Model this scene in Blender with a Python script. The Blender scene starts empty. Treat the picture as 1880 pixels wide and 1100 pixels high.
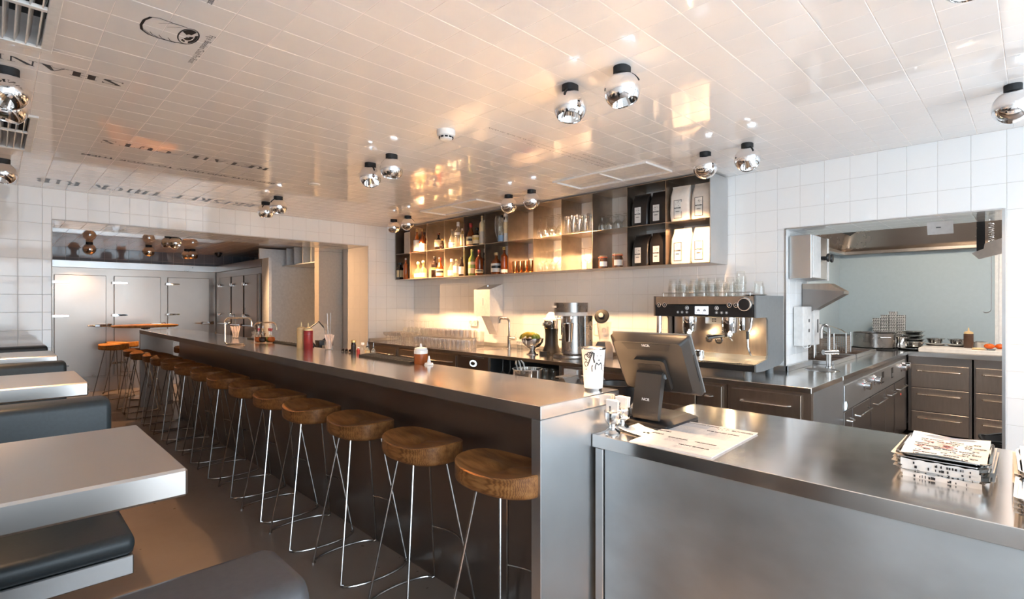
import bpy, math, random
from mathutils import Vector, Matrix

sc = bpy.context.scene
COL = sc.collection
RND = random.Random(11)
PI = math.pi

# ------------------------------------------------------------------ camera
cam_data = bpy.data.cameras.new('camera')
cam = bpy.data.objects.new('camera', cam_data); COL.objects.link(cam)
cam_data.sensor_width = 36.0
cam_data.lens = 954.0 / 1880.0 * 36.0
cam_data.shift_y = 5.0 / 1880.0
cam_data.clip_start = 0.02
YAW = math.atan2(948.0, 954.0)
cam.location = (0, 0, 1.45)
cam.rotation_euler = (PI / 2, 0, -YAW)
sc.camera = cam

# ------------------------------------------------------------------ sky, exposure
world = bpy.data.worlds.new('world'); sc.world = world; world.use_nodes = True
bg = world.node_tree.nodes['Background']
bg.inputs[0].default_value = (0.75, 0.885, 1.0, 1)       # overcast daylight outside the front windows
bg.inputs[1].default_value = 6.2
vs = sc.view_settings
vs.view_transform = 'Standard'; vs.look = 'None'; vs.exposure = 0.36; vs.gamma = 1.0
vs.use_curve_mapping = False
cy = sc.cycles
cy.max_bounces = 9; cy.diffuse_bounces = 4; cy.glossy_bounces = 5; cy.transmission_bounces = 4
cy.transparent_max_bounces = 24
cy.sample_clamp_indirect = 80.0; cy.sample_clamp_direct = 0.0
cy.caustics_refractive = False; cy.caustics_reflective = True
cy.use_denoising = True
cy.blur_glossy = 4.0
LAMP = (1.0, 0.58, 0.28)      # warm halogen
LAMP_W = 30.0

def portal(loc, rot, sx, sy):
    d = bpy.data.lights.new('window_portal', 'AREA'); d.shape = 'RECTANGLE'; d.size = sx; d.size_y = sy
    d.cycles.is_portal = True
    o = bpy.data.objects.new('window_portal', d); COL.objects.link(o); o.location = loc; o.rotation_euler = rot
portal((1.55, -2.28, 1.36), (PI / 2, 0, 0), 4.9, 2.1)
portal((-1.24, -1.6, 1.36), (PI / 2, 0, -PI / 2), 1.3, 2.1)

# ------------------------------------------------------------------ materials
MATS = {}
def _nodes(name):
    m = bpy.data.materials.new(name); m.use_nodes = True
    nt = m.node_tree; b = nt.nodes['Principled BSDF']
    MATS[name] = m
    return m, nt, b
def _tc(nt, scale=(1, 1, 1)):
    tc = nt.nodes.new('ShaderNodeTexCoord'); mp = nt.nodes.new('ShaderNodeMapping')
    mp.inputs['Scale'].default_value = scale
    nt.links.new(tc.outputs['Object'], mp.inputs['Vector'])
    return mp.outputs['Vector']
def _noise(nt, vec, scale, detail=3, rough=0.55):
    n = nt.nodes.new('ShaderNodeTexNoise'); n.inputs['Scale'].default_value = scale
    n.inputs['Detail'].default_value = detail; n.inputs['Roughness'].default_value = rough
    nt.links.new(vec, n.inputs['Vector']); return n.outputs['Fac']
def _ramp(nt, fac, stops):
    r = nt.nodes.new('ShaderNodeValToRGB'); e = r.color_ramp.elements
    while len(e) < len(stops): e.new(0.5)
    for k, (p, c) in enumerate(stops): e[k].position = p; e[k].color = (*c, 1)
    nt.links.new(fac, r.inputs['Fac']); return r.outputs['Color']
def _range(nt, fac, a, b):
    r = nt.nodes.new('ShaderNodeMapRange'); r.inputs['To Min'].default_value = a; r.inputs['To Max'].default_value = b
    nt.links.new(fac, r.inputs['Value']); return r.outputs['Result']
def _bump(nt, b, h, strength=0.1, dist=0.01):
    n = nt.nodes.new('ShaderNodeBump'); n.inputs['Strength'].default_value = strength; n.inputs['Distance'].default_value = dist
    nt.links.new(h, n.inputs['Height']); nt.links.new(n.outputs['Normal'], b.inputs['Normal'])
def plain(name, col, rough=0.5, metal=0.0, spec=0.5, var=0.06, nscale=30, coat=0.0):
    m, nt, b = _nodes(name)
    v = _tc(nt); f = _noise(nt, v, nscale)
    lo = tuple(max(0, c * (1 - var)) for c in col); hi = tuple(min(1, c * (1 + var)) for c in col)
    nt.links.new(_ramp(nt, f, [(0.3, lo), (0.7, hi)]), b.inputs['Base Color'])
    b.inputs['Roughness'].default_value = rough; b.inputs['Metallic'].default_value = metal
    b.inputs['Specular IOR Level'].default_value = spec; b.inputs['Coat Weight'].default_value = coat
    return m
def metal(name, col, rough, rvar=0.08, nscale=6, stretch=(1, 1, 1), cvar=0.06):
    m, nt, b = _nodes(name)
    v = _tc(nt, stretch); f = _noise(nt, v, nscale, 4)
    lo = tuple(c * (1 - cvar) for c in col); hi = tuple(min(1, c * (1 + cvar)) for c in col)
    nt.links.new(_ramp(nt, f, [(0.3, lo), (0.7, hi)]), b.inputs['Base Color'])
    nt.links.new(_range(nt, f, max(0.01, rough - rvar), rough + rvar), b.inputs['Roughness'])
    b.inputs['Metallic'].default_value = 1.0
    return m
def emit(name, col, strength):
    m, nt, b = _nodes(name)
    b.inputs['Base Color'].default_value = (*col, 1)
    b.inputs['Emission Color'].default_value = (*col, 1); b.inputs['Emission Strength'].default_value = strength
    return m
def glass(name, tint=(1, 1, 1), ior=1.45, gl=1.0, body=0.0, bodycol=(1, 1, 1)):
    # thin blown glass: clear where seen face on, mirror-like towards its edges
    m, nt, b = _nodes(name)
    nt.nodes.remove(b)
    out = nt.nodes['Material Output']
    tr = nt.nodes.new('ShaderNodeBsdfTransparent'); tr.inputs[0].default_value = (*tint, 1)
    go = nt.nodes.new('ShaderNodeBsdfGlossy'); go.inputs['Roughness'].default_value = 0.03
    go.inputs['Color'].default_value = (1, 1, 1, 1)
    fr = nt.nodes.new('ShaderNodeLayerWeight'); fr.inputs['Blend'].default_value = 0.5
    pw = nt.nodes.new('ShaderNodeMath'); pw.operation = 'POWER'; pw.inputs[1].default_value = 2.2
    nt.links.new(fr.outputs['Facing'], pw.inputs[0])
    mx = nt.nodes.new('ShaderNodeMixShader')
    ma = nt.nodes.new('ShaderNodeMath'); ma.operation = 'MULTIPLY_ADD'; ma.inputs[1].default_value = 0.62 * gl; ma.inputs[2].default_value = 0.05; ma.use_clamp = True
    nt.links.new(pw.outputs[0], ma.inputs[0]); nt.links.new(ma.outputs[0], mx.inputs[0])
    src = tr
    if body > 0:
        df = nt.nodes.new('ShaderNodeBsdfDiffuse'); df.inputs[0].default_value = (*bodycol, 1)
        m2 = nt.nodes.new('ShaderNodeMixShader'); m2.inputs[0].default_value = body
        nt.links.new(tr.outputs[0], m2.inputs[1]); nt.links.new(df.outputs[0], m2.inputs[2]); src = m2
    nt.links.new(src.outputs[0], mx.inputs[1]); nt.links.new(go.outputs[0], mx.inputs[2])
    nt.links.new(mx.outputs[0], out.inputs['Surface'])
    return m
def glossy_tile(name, col, rough=0.06, wav=0.02):
    m, nt, b = _nodes(name)
    v = _tc(nt); f = _noise(nt, v, 9, 2)
    lo = tuple(c * 0.985 for c in col)
    nt.links.new(_ramp(nt, f, [(0.3, lo), (0.7, col)]), b.inputs['Base Color'])
    b.inputs['Roughness'].default_value = rough; b.inputs['Specular IOR Level'].default_value = 0.6
    _bump(nt, b, f, wav, 0.02)
    return m

glossy_tile('tile_wall', (0.83, 0.825, 0.82))
glossy_tile('tile_ceiling', (0.86, 0.83, 0.81), 0.045, 0.012)
glossy_tile('tile_jamb_lamplit', (0.74, 0.70, 0.66))  # white tile with the warm lamp light put into its colour
glossy_tile('tile_grey', (0.22, 0.23, 0.26))
plain('grout', (0.60, 0.58, 0.56), 0.85)
plain('grout_ceiling', (0.86, 0.80, 0.77), 0.8)
plain('plaster', (0.84, 0.82, 0.80), 0.8)
plain('ink', (0.02, 0.02, 0.022), 0.35)
plain('ink_blue', (0.12, 0.15, 0.18), 0.35)
metal('steel', (0.60, 0.60, 0.60), 0.30, 0.07, 3)
metal('steel_top', (0.76, 0.745, 0.73), 0.17, 0.05, 5, (1, 1, 1))
metal('steel_table', (0.72, 0.68, 0.65), 0.30, 0.015, 3, (1, 1, 1), 0.015)
metal('steel_face', (0.60, 0.61, 0.62), 0.36, 0.08, 2.5)
metal('steel_counter', (0.54, 0.565, 0.575), 0.45, 0.12, 2.2, (1, 1, 1.6), 0.16)
metal('steel_bar_panel', (0.33, 0.30, 0.285), 0.34, 0.06, 2.5)
metal('steel_edge', (0.31, 0.275, 0.255), 0.48, 0.04, 4)
metal('steel_warm', (0.47, 0.395, 0.335), 0.32, 0.05, 8, (1, 6, 1))
metal('steel_brushed', (0.32, 0.295, 0.275), 0.28, 0.05, 5, (1, 1, 1))
metal('steel_shelf', (0.50, 0.43, 0.36), 0.32, 0.08, 4, (1, 1, 1), 0.25)
metal('steel_hood', (0.50, 0.45, 0.41), 0.26, 0.05, 3)
metal('fridge_steel', (0.43, 0.375, 0.335), 0.30, 0.08, 1.5)
metal('chrome', (0.86, 0.86, 0.87), 0.035, 0.02, 3)
metal('chrome_reflector', (0.9, 0.9, 0.9), 0.08, 0.02, 3)
metal('rod_steel', (0.52, 0.51, 0.50), 0.20, 0.03, 8)
metal('brass_tube', (0.80, 0.66, 0.52), 0.12, 0.03, 8)
metal('silver', (0.70, 0.69, 0.675), 0.09, 0.03, 10)
metal('copper', (0.85, 0.42, 0.16), 0.15, 0.04, 10)
plain('black_plastic', (0.012, 0.012, 0.013), 0.35)
plain('black_matt', (0.010, 0.010, 0.011), 0.6)
plain('pos_plastic', (0.032, 0.028, 0.025), 0.38, 0.0, 0.5, 0.05, 200)
plain('pos_edge', (0.17, 0.18, 0.185), 0.35)
plain('dark_recess', (0.015, 0.014, 0.014), 0.6)
plain('white_plastic', (0.78, 0.78, 0.77), 0.35)
plain('white_paint', (0.76, 0.74, 0.72), 0.35)
plain('paper', (0.66, 0.63, 0.61), 0.75)
plain('paper_grey', (0.50, 0.52, 0.56), 0.75)
plain('label_cream', (0.72, 0.58, 0.36), 0.6)
plain('label_white', (0.68, 0.67, 0.65), 0.6)
plain('label_gold', (0.62, 0.42, 0.12), 0.4)
plain('label_blue', (0.22, 0.36, 0.55), 0.5)
plain('label_green', (0.25, 0.36, 0.10), 0.5)
plain('bag_black', (0.016, 0.013, 0.012), 0.32, 0, 0.5, 0.1)
plain('bag_white', (0.74, 0.68, 0.63), 0.5)
plain('leather', (0.024, 0.033, 0.038), 0.42, 0, 0.5, 0.12, 90)
plain('leather_top', (0.05, 0.047, 0.05), 0.42, 0, 0.5, 0.12, 90)
plain('panel_grey', (0.76, 0.80, 0.84), 0.5)
plain('panel_beige', (0.50, 0.44, 0.38), 0.5)
plain('red_wax', (0.45, 0.02, 0.02), 0.3)
plain('ketchup', (0.34, 0.03, 0.03), 0.3)
plain('mustard', (0.80, 0.56, 0.28), 0.35)
plain('amber_sauce', (0.33, 0.08, 0.015), 0.2)
plain('brown_sauce', (0.10, 0.05, 0.03), 0.25)
plain('straw', (0.74, 0.60, 0.53), 0.5)
plain('banana', (0.62, 0.45, 0.06), 0.45, 0, 0.5, 0.2, 20)
plain('green_fruit', (0.16, 0.22, 0.03), 0.4)
plain('tomato', (0.80, 0.13, 0.01), 0.2)
plain('board', (0.82, 0.74, 0.66), 0.5)
plain('ceramic', (0.78, 0.77, 0.75), 0.25)
plain('red_meat', (0.35, 0.03, 0.03), 0.6)
plain('rubber_orange', (0.65, 0.12, 0.02), 0.5)
plain('cork', (0.55, 0.36, 0.18), 0.7)
plain('gold_cap', (0.75, 0.52, 0.20), 0.3, 0.6)
plain('glass_board', (0.42, 0.50, 0.54), 0.07, 0, 0.6, 0.02)
plain('dark_amber', (0.16, 0.035, 0.006), 0.05, 0, 0.6)
plain('dark_bottle', (0.02, 0.010, 0.006), 0.05, 0, 0.6)
plain('rose_liquor', (0.42, 0.12, 0.03), 0.06, 0, 0.6)
plain('green_bottle', (0.16, 0.20, 0.05), 0.06, 0, 0.6)
glass('clear_glass', (0.95, 0.95, 0.94), 1.5, 1.0)
glass('rack_glass', (0.95, 0.94, 0.93), 1.5, 2.0, 0.05, (0.9, 0.88, 0.85))
glass('amber_glass', (0.78, 0.30, 0.06), 1.5, 1.2, 0.25, (0.55, 0.16, 0.02))
glass('pale_bottle', (0.93, 0.92, 0.85), 1.5, 1.4, 0.10, (0.85, 0.82, 0.7))
glass('yellow_bottle', (0.95, 0.86, 0.55), 1.5, 1.4, 0.2, (0.85, 0.7, 0.35))
emit('bulb', (1.0, 0.80, 0.55), 45.0)
emit('led', (1.0, 0.78, 0.45), 160.0)
emit('sign_white', (0.75, 0.92, 1.0), 1.3)
emit('screen_white', (0.85, 0.9, 1.0), 1.2)
emit('red_led', (0.9, 0.05, 0.02), 1.0)

def oak(name, c0, c1, c2):
    m, nt, b = _nodes(name)
    v = _tc(nt, (7.0, 1.0, 7.0))
    f = _noise(nt, v, 4.5, 6, 0.62)
    w = nt.nodes.new('ShaderNodeTexWave'); w.wave_type = 'BANDS'; w.bands_direction = 'X'
    w.inputs['Scale'].default_value = 9.0; w.inputs['Distortion'].default_value = 5.0; w.inputs['Detail'].default_value = 3.0
    w.inputs['Detail Scale'].default_value = 1.5
    nt.links.new(v, w.inputs['Vector'])
    mx = nt.nodes.new('ShaderNodeMath'); mx.operation = 'MULTIPLY_ADD'; mx.inputs[1].default_value = 0.20
    nt.links.new(w.outputs['Fac'], mx.inputs[0])
    hf = nt.nodes.new('ShaderNodeMath'); hf.operation = 'MULTIPLY'; hf.inputs[1].default_value = 0.80
    nt.links.new(f, hf.inputs[0]); nt.links.new(hf.outputs[0], mx.inputs[2])
    nt.links.new(_ramp(nt, mx.outputs[0], [(0.36, c0), (0.5, c1), (0.64, c2)]), b.inputs['Base Color'])
    b.inputs['Roughness'].default_value = 0.38
    _bump(nt, b, mx.outputs[0], 0.05, 0.004)
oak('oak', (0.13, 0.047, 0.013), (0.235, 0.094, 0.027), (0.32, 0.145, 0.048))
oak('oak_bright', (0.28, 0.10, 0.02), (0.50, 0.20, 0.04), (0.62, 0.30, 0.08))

def floor_mat():
    m, nt, b = _nodes('floor_screed')
    v = _tc(nt); f = _noise(nt, v, 1.6, 5, 0.6); g = _noise(nt, v, 14, 3)
    nt.links.new(_ramp(nt, f, [(0.25, (0.175, 0.135, 0.110)), (0.75, (0.225, 0.178, 0.150))]), b.inputs['Base Color'])
    nt.links.new(_range(nt, g, 0.24, 0.36), b.inputs['Roughness'])
floor_mat()

# ------------------------------------------------------------------ mesh builder
class MB:
    def __init__(s): s.v = []; s.f = []
    def m(s): return len(s.v)
    def add(s, vs_, fs):
        o = len(s.v); s.v += [tuple(v) for v in vs_]; s.f += [tuple(i + o for i in f) for f in fs]; return s
    def tr(s, mark, M):
        for i in range(mark, len(s.v)): s.v[i] = tuple(M @ Vector(s.v[i]))
        return s
    def box(s, a, b, bev=0.0):
        x0, y0, z0 = (min(a[i], b[i]) for i in range(3)); x1, y1, z1 = (max(a[i], b[i]) for i in range(3))
        if bev <= 0:
            return s.add([(x0, y0, z0), (x1, y0, z0), (x1, y1, z0), (x0, y1, z0), (x0, y0, z1), (x1, y0, z1), (x1, y1, z1), (x0, y1, z1)],
                         [(0, 3, 2, 1), (4, 5, 6, 7), (0, 1, 5, 4), (1, 2, 6, 5), (2, 3, 7, 6), (3, 0, 4, 7)])
        bev = min(bev, (x1 - x0) / 2.01, (y1 - y0) / 2.01, (z1 - z0) / 2.01)
        vv = []; idx = {}
        X = (x0, x1); Y = (y0, y1); Z = (z0, z1)
        for i in (0, 1):
            for j in (0, 1):
                for k in (0, 1):
                    si, sj, sk = (1 - 2 * i) * bev, (1 - 2 * j) * bev, (1 - 2 * k) * bev
                    idx[(i, j, k, 'x')] = len(vv); vv.append((X[i], Y[j] + sj, Z[k] + sk))
                    idx[(i, j, k, 'y')] = len(vv); vv.append((X[i] + si, Y[j], Z[k] + sk))
                    idx[(i, j, k, 'z')] = len(vv); vv.append((X[i] + si, Y[j] + sj, Z[k]))
        fs = []
        q = [(0, 0), (1, 0), (1, 1), (0, 1)]
        fs.append([idx[(0, a_, b_, 'x')] for a_, b_ in reversed(q)]); fs.append([idx[(1, a_, b_, 'x')] for a_, b_ in q])
        fs.append([idx[(a_, 0, b_, 'y')] for a_, b_ in q]); fs.append([idx[(a_, 1, b_, 'y')] for a_, b_ in reversed(q)])
        fs.append([idx[(a_, b_, 0, 'z')] for a_, b_ in reversed(q)]); fs.append([idx[(a_, b_, 1, 'z')] for a_, b_ in q])
        for j in (0, 1):
            for k in (0, 1): fs.append([idx[(0, j, k, 'y')], idx[(1, j, k, 'y')], idx[(1, j, k, 'z')], idx[(0, j, k, 'z')]])
        for i in (0, 1):
            for k in (0, 1): fs.append([idx[(i, 0, k, 'x')], idx[(i, 1, k, 'x')], idx[(i, 1, k, 'z')], idx[(i, 0, k, 'z')]])
        for i in (0, 1):
            for j in (0, 1): fs.append([idx[(i, j, 0, 'x')], idx[(i, j, 1, 'x')], idx[(i, j, 1, 'y')], idx[(i, j, 0, 'y')]])
        for i in (0, 1):
            for j in (0, 1):
                for k in (0, 1): fs.append([idx[(i, j, k, c)] for c in 'xyz'])
        return s.add(vv, fs)
    def lathe(s, prof, c=(0, 0, 0), n=18):
        vv = []; rings = []
        for r, z in prof:
            if r < 1e-6:
                rings.append([len(vv)]); vv.append((c[0], c[1], c[2] + z))
            else:
                rings.append(list(range(len(vv), len(vv) + n)))
                for k in range(n):
                    a = 2 * PI * k / n; vv.append((c[0] + r * math.cos(a), c[1] + r * math.sin(a), c[2] + z))
        fs = []
        for a, b in zip(rings, rings[1:]):
            if len(a) == 1 and len(b) == 1: continue
            for k in range(n):
                k2 = (k + 1) % n
                if len(a) == 1: fs.append((a[0], b[k2], b[k]))
                elif len(b) == 1: fs.append((a[k], a[k2], b[0]))
                else: fs.append((a[k], a[k2], b[k2], b[k]))
        return s.add(vv, fs)
    def tube(s, pts, r, n=8, closed=False):
        P = [Vector(p) for p in pts]; N = len(P); vv = []; fs = []
        rr = r if isinstance(r, (list, tuple)) else [r] * N
        up = None
        for i in range(N):
            if closed: t = (P[(i + 1) % N] - P[i - 1])
            elif i == 0: t = P[1] - P[0]
            elif i == N - 1: t = P[-1] - P[-2]
            else: t = (P[i + 1] - P[i]).normalized() + (P[i] - P[i - 1]).normalized()
            t.normalize()
            if up is None:
                up = Vector((0, 0, 1)) if abs(t.z) < 0.9 else Vector((1, 0, 0))
            u = up - t * up.dot(t)
            if u.length < 1e-6: u = t.orthogonal()
            u.normalize(); up = u; w = t.cross(u)
            for k in range(n):
                a = 2 * PI * k / n; vv.append(P[i] + (u * math.cos(a) + w * math.sin(a)) * rr[i])
        M = N if closed else N - 1
        for i in range(M):
            i2 = (i + 1) % N
            for k in range(n):
                k2 = (k + 1) % n
                fs.append((i * n + k, i * n + k2, i2 * n + k2, i2 * n + k))
        if not closed:
            fs.append(tuple(reversed(range(n)))); fs.append(tuple(range((N - 1) * n, N * n)))
        return s.add(vv, fs)
    def prism(s, poly, z0, z1):
        n = len(poly)
        vv = [(x, y, z0) for x, y in poly] + [(x, y, z1) for x, y in poly]
        fs = [tuple(reversed(range(n))), tuple(range(n, 2 * n))] + [(i, (i + 1) % n, n + (i + 1) % n, n + i) for i in range(n)]
        return s.add(vv, fs)
    def prism_y(s, poly, y0, y1):           # polygon in x,z extruded along y
        mk = s.m(); s.prism(poly, y0, y1)
        for i in range(mk, len(s.v)): x, z, y = s.v[i]; s.v[i] = (x, y, z)
        return s
    def prism_x(s, poly, x0, x1):           # polygon in y,z extruded along x
        mk = s.m(); s.prism(poly, x0, x1)
        for i in range(mk, len(s.v)): y, z, x = s.v[i]; s.v[i] = (x, y, z)
        return s
    def mesh(s, name, sharp=32):
        me = bpy.data.meshes.new(name); me.from_pydata(s.v, [], s.f); me.validate()
        me.polygons.foreach_set('use_smooth', [True] * len(me.polygons))
        me.set_sharp_from_angle(angle=math.radians(sharp))
        return me
    def out(s, name, mat, parent=None, loc=(0, 0, 0), sharp=32):
        return mkobj(name, s.mesh(name, sharp), mat, parent, loc)

def fix_normals(me):
    import bmesh
    bm = bmesh.new(); bm.from_mesh(me); bmesh.ops.recalc_face_normals(bm, faces=bm.faces); bm.to_mesh(me); bm.free()
def mkobj(name, me, mat, parent=None, loc=(0, 0, 0)):
    if mat is not None and len(me.materials) == 0: me.materials.append(MATS[mat])
    o = bpy.data.objects.new(name, me); COL.objects.link(o); o.location = loc
    if parent is not None: o.parent = parent
    return o
def tag(o, label, cat, group=None):
    o['label'] = label; o['category'] = cat
    if group: o['group'] = group
    return o
def thing(name, label, cat, loc=(0, 0, 0), rz=0.0, group=None):
    o = bpy.data.objects.new(name, None); COL.objects.link(o)
    o.empty_display_size = 0.05; o.location = loc; o.rotation_euler = (0, 0, rz)
    return tag(o, label, cat, group)
def struct(name, mb, mat, label=None):
    o = mb.out(name, mat); o['kind'] = 'structure'
    if label: o['label'] = label
    return o
def dup(root, loc, rz=None, label=None, group=None, keep=None):
    r = root.copy(); COL.objects.link(r); r.location = loc
    if rz is not None: r.rotation_euler = (0, 0, rz)
    if label: r['label'] = label
    if group: r['group'] = group
    for ch in list(root.children):
        if keep and ch.name.split('.')[0] not in keep: continue
        c = ch.copy(); COL.objects.link(c); c.parent = r
        for g in list(ch.children):
            d = g.copy(); COL.objects.link(d); d.parent = c
    return r
def arc(c, r, a0, a1, n, plane='xz'):
    o = []
    for k in range(n + 1):
        a = a0 + (a1 - a0) * k / n; u, w = r * math.cos(a), r * math.sin(a)
        o.append((c[0] + u, c[1], c[2] + w) if plane == 'xz' else (c[0], c[1] + u, c[2] + w) if plane == 'yz' else (c[0] + u, c[1] + w, c[2]))
    return o
def rrect(x0, x1, y0, y1, r, n=4):
    p = []
    for cx_, cy_, a in ((x1 - r, y1 - r, 0), (x0 + r, y1 - r, PI / 2), (x0 + r, y0 + r, PI), (x1 - r, y0 + r, 1.5 * PI)):
        for k in range(n + 1):
            t = a + PI / 2 * k / n; p.append((cx_ + r * math.cos(t), cy_ + r * math.sin(t)))
    return p
def text(name, s, size, mat, parent, M, xs=1.0, bold=0.0, shear=0.0, align='CENTER', depth=0.0004):
    cu = bpy.data.curves.new(name, 'FONT'); cu.body = s; cu.size = size; cu.align_x = align; cu.align_y = 'CENTER'
    cu.offset = bold; cu.shear = shear; cu.extrude = depth; cu.resolution_u = 2
    tmp = bpy.data.objects.new(name, cu)
    me = bpy.data.meshes.new_from_object(tmp)
    me.transform(M @ Matrix.Diagonal((xs, 1, 1, 1)))
    bpy.data.objects.remove(tmp); bpy.data.curves.remove(cu)
    me.materials.clear()
    return mkobj(name, me, mat, parent)
def frame_matrix(origin, ux, uy):
    ux = Vector(ux).normalized(); uy = Vector(uy); uy = (uy - ux * uy.dot(ux)).normalized(); uz = ux.cross(uy)
    M = Matrix((ux, uy, uz)).transposed().to_4x4(); M.translation = Vector(origin); return M
# ------------------------------------------------------------------ room shell
ZC, XB, YF = 2.49, 4.31, 6.353          # ceiling height, back wall, far wall
XL, Y0 = -1.25, -2.3                    # left wall, front facade
PIT = 0.1615
_tile_cache = {}
FWD = Vector((math.sin(YAW), math.cos(YAW), 0)); RGT = Vector((math.cos(YAW), -math.sin(YAW), 0))
def seen(p):
    d = Vector(p) - Vector((0, 0, 1.45)); w = d.dot(FWD)
    if w < 0.2: return None
    x = 940 + 954 * d.dot(RGT) / w; y = 555 - 954 * d.z / w
    return (x, y, w)
def tile_mesh(w, h, mat):
    k = (round(w, 3), round(h, 3), mat)
    if k not in _tile_cache:
        g = 0.0014
        mb = MB().box((g, g, -0.004), (w - g, h - g, 0.0), 0.0008 if min(w, h) > 0.01 else 0)
        me = mb.mesh('tile'); me.materials.append(MATS[mat]); _tile_cache[k] = me
    return _tile_cache[k]
def tile_field(parent, M, ur, vr, u0, v0, mat, holes=(), nmax=300, tilt=0.0):
    cells = []
    ku = math.floor((ur[0] - u0) / PIT); 
    while u0 + ku * PIT < ur[1]:
        a0, a1 = max(ur[0], u0 + ku * PIT), min(ur[1], u0 + (ku + 1) * PIT); ku += 1
        kv = math.floor((vr[0] - v0) / PIT)
        while v0 + kv * PIT < vr[1]:
            b0, b1 = max(vr[0], v0 + kv * PIT), min(vr[1], v0 + (kv + 1) * PIT); kv += 1
            rects = [(a0, a1, b0, b1)]
            for (h0, h1, g0, g1) in holes:
                nr = []
                for (p0, p1, q0, q1) in rects:
                    if h1 <= p0 or h0 >= p1 or g1 <= q0 or g0 >= q1: nr.append((p0, p1, q0, q1)); continue
                    if p0 < h0: nr.append((p0, h0, q0, q1))
                    if p1 > h1: nr.append((h1, p1, q0, q1))
                    m0, m1 = max(p0, h0), min(p1, h1)
                    if q0 < g0: nr.append((m0, m1, q0, g0))
                    if q1 > g1: nr.append((m0, m1, g1, q1))
                rects = nr
            cells += [r for r in rects if r[1] - r[0] > 0.006 and r[3] - r[2] > 0.006]
    sized = []
    for r in cells:
        c = M @ Vector(((r[0] + r[1]) / 2, (r[2] + r[3]) / 2, 0)); p = seen(c)
        d = Vector(c) - Vector((0, 0, 1.45))
        if p and -60 < p[0] < 1940 and -60 < p[1] < 1160:
            n = (M.to_3x3() @ Vector((0, 0, 1)))
            sized.append(((r[1] - r[0]) * (r[3] - r[2]) * abs(d.normalized().dot(n)) / d.length_squared, r))
        else: sized.append((0.0, r))
    sized.sort(key=lambda t: -t[0])
    rest = MB()
    for k, (sz, r) in enumerate(sized):
        if k < nmax and sz > 0:
            o = mkobj('tile', tile_mesh(r[1] - r[0], r[3] - r[2], mat), None, parent)
            T = Matrix.Translation((r[0], r[2], 0))
            if tilt: T = T @ Matrix.Rotation(RND.gauss(0, tilt), 4, 'X') @ Matrix.Rotation(RND.gauss(0, tilt), 4, 'Y')
            o.matrix_local = M @ T
        else:
            mk = rest.m(); g = 0.0014
            rest.box((r[0] + g, r[2] + g, -0.004), (r[1] - g, r[3] - g, 0.0), 0.0008 if sz > 0 else 0); rest.tr(mk, M)
    if rest.v:
        o = rest.out('tile_field', mat, parent); o['kind'] = 'stuff'

floor = struct('floor', MB().box((XL - .3, Y0 - .3, -0.1), (9.0, 11.2, 0.0)), 'floor_screed')
VENTS = [(-0.36, 0.165, 1.95, 2.875), (-0.36, 0.172, 3.93, 4.85)]
cb = MB(); zc0, zc1 = ZC + 0.0010, ZC + 0.12          # slab with two openings for the air vents
cb.box((XL - .2, Y0 - .2, zc0), (-.34, YF + .05, zc1)); cb.box((.15, Y0 - .2, zc0), (XB + .57, YF + .05, zc1))
for ya, yb in ((Y0 - .2, 1.97), (2.855, 3.95), (4.83, YF + .05)): cb.box((-.34, ya, zc0), (.15, yb, zc1))
ceil_ = struct('ceiling', cb, 'grout_ceiling')
ACS = [(3.425, 3.795, 3.955, 4.935), (3.40, 3.795, 2.02, 2.93)]
M_C = frame_matrix((0, 0, ZC), (0, 1, 0), (1, 0, 0))
tile_field(ceil_, M_C, (Y0, YF), (XL, XB), 2.351, 0.294, 'tile_ceiling',
           holes=[(y0 + .01, y1 - .01, x0 + .01, x1 - .01) for x0, x1, y0, y1 in VENTS + ACS], nmax=300, tilt=0.0012)

# far wall with its wide opening (the bar runs through it)
OX0, OX1, OZ, YB = 0.365, 3.57, 2.21, 7.062
wf = MB()
wf.box((XL - .2, YF + .001, 0), (OX0 - .001, YB, ZC + .1)); wf.box((OX1 + .001, YF + .001, 0), (XB + .57, YB, ZC + .1))
wf.box((OX0 - .001, YF + .001, OZ + .001), (OX1 + .001, YB, ZC + .1))
wall_far = struct('wall_far', wf, 'grout')
tile_field(wall_far, frame_matrix((0, YF, 0), (1, 0, 0), (0, 0, 1)), (XL, XB), (0, ZC), 0.139, ZC - 20 * PIT, 'tile_wall',
           holes=[(OX0, OX1, -1, OZ)], nmax=190, tilt=0.0012)
tile_field(wall_far, frame_matrix((OX1, 0, 0), (0, 0, 1), (0, 1, 0)), (0, OZ), (YF, YB), ZC - 20 * PIT, YF + .06, 'tile_jamb_lamplit', nmax=60)
tile_field(wall_far, frame_matrix((0, 0, OZ), (0, 1, 0), (1, 0, 0)), (YF, YB), (OX0, OX1), YF + .06, 0.139, 'tile_jamb_lamplit', nmax=50)
mb = MB()       # thin metal corner bead round the opening
mb.box((OX0 - .004, YF - .002, 0), (OX0 + .004, YF + .004, OZ + .004)); mb.box((OX1 - .004, YF - .004, 0), (OX1 + .006, YF + .004, OZ + .004))
mb.box((OX0, YF - .004, OZ - .004), (OX1, YF + .004, OZ + .006))
mb.out('corner_bead', 'grout', wall_far)

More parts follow.
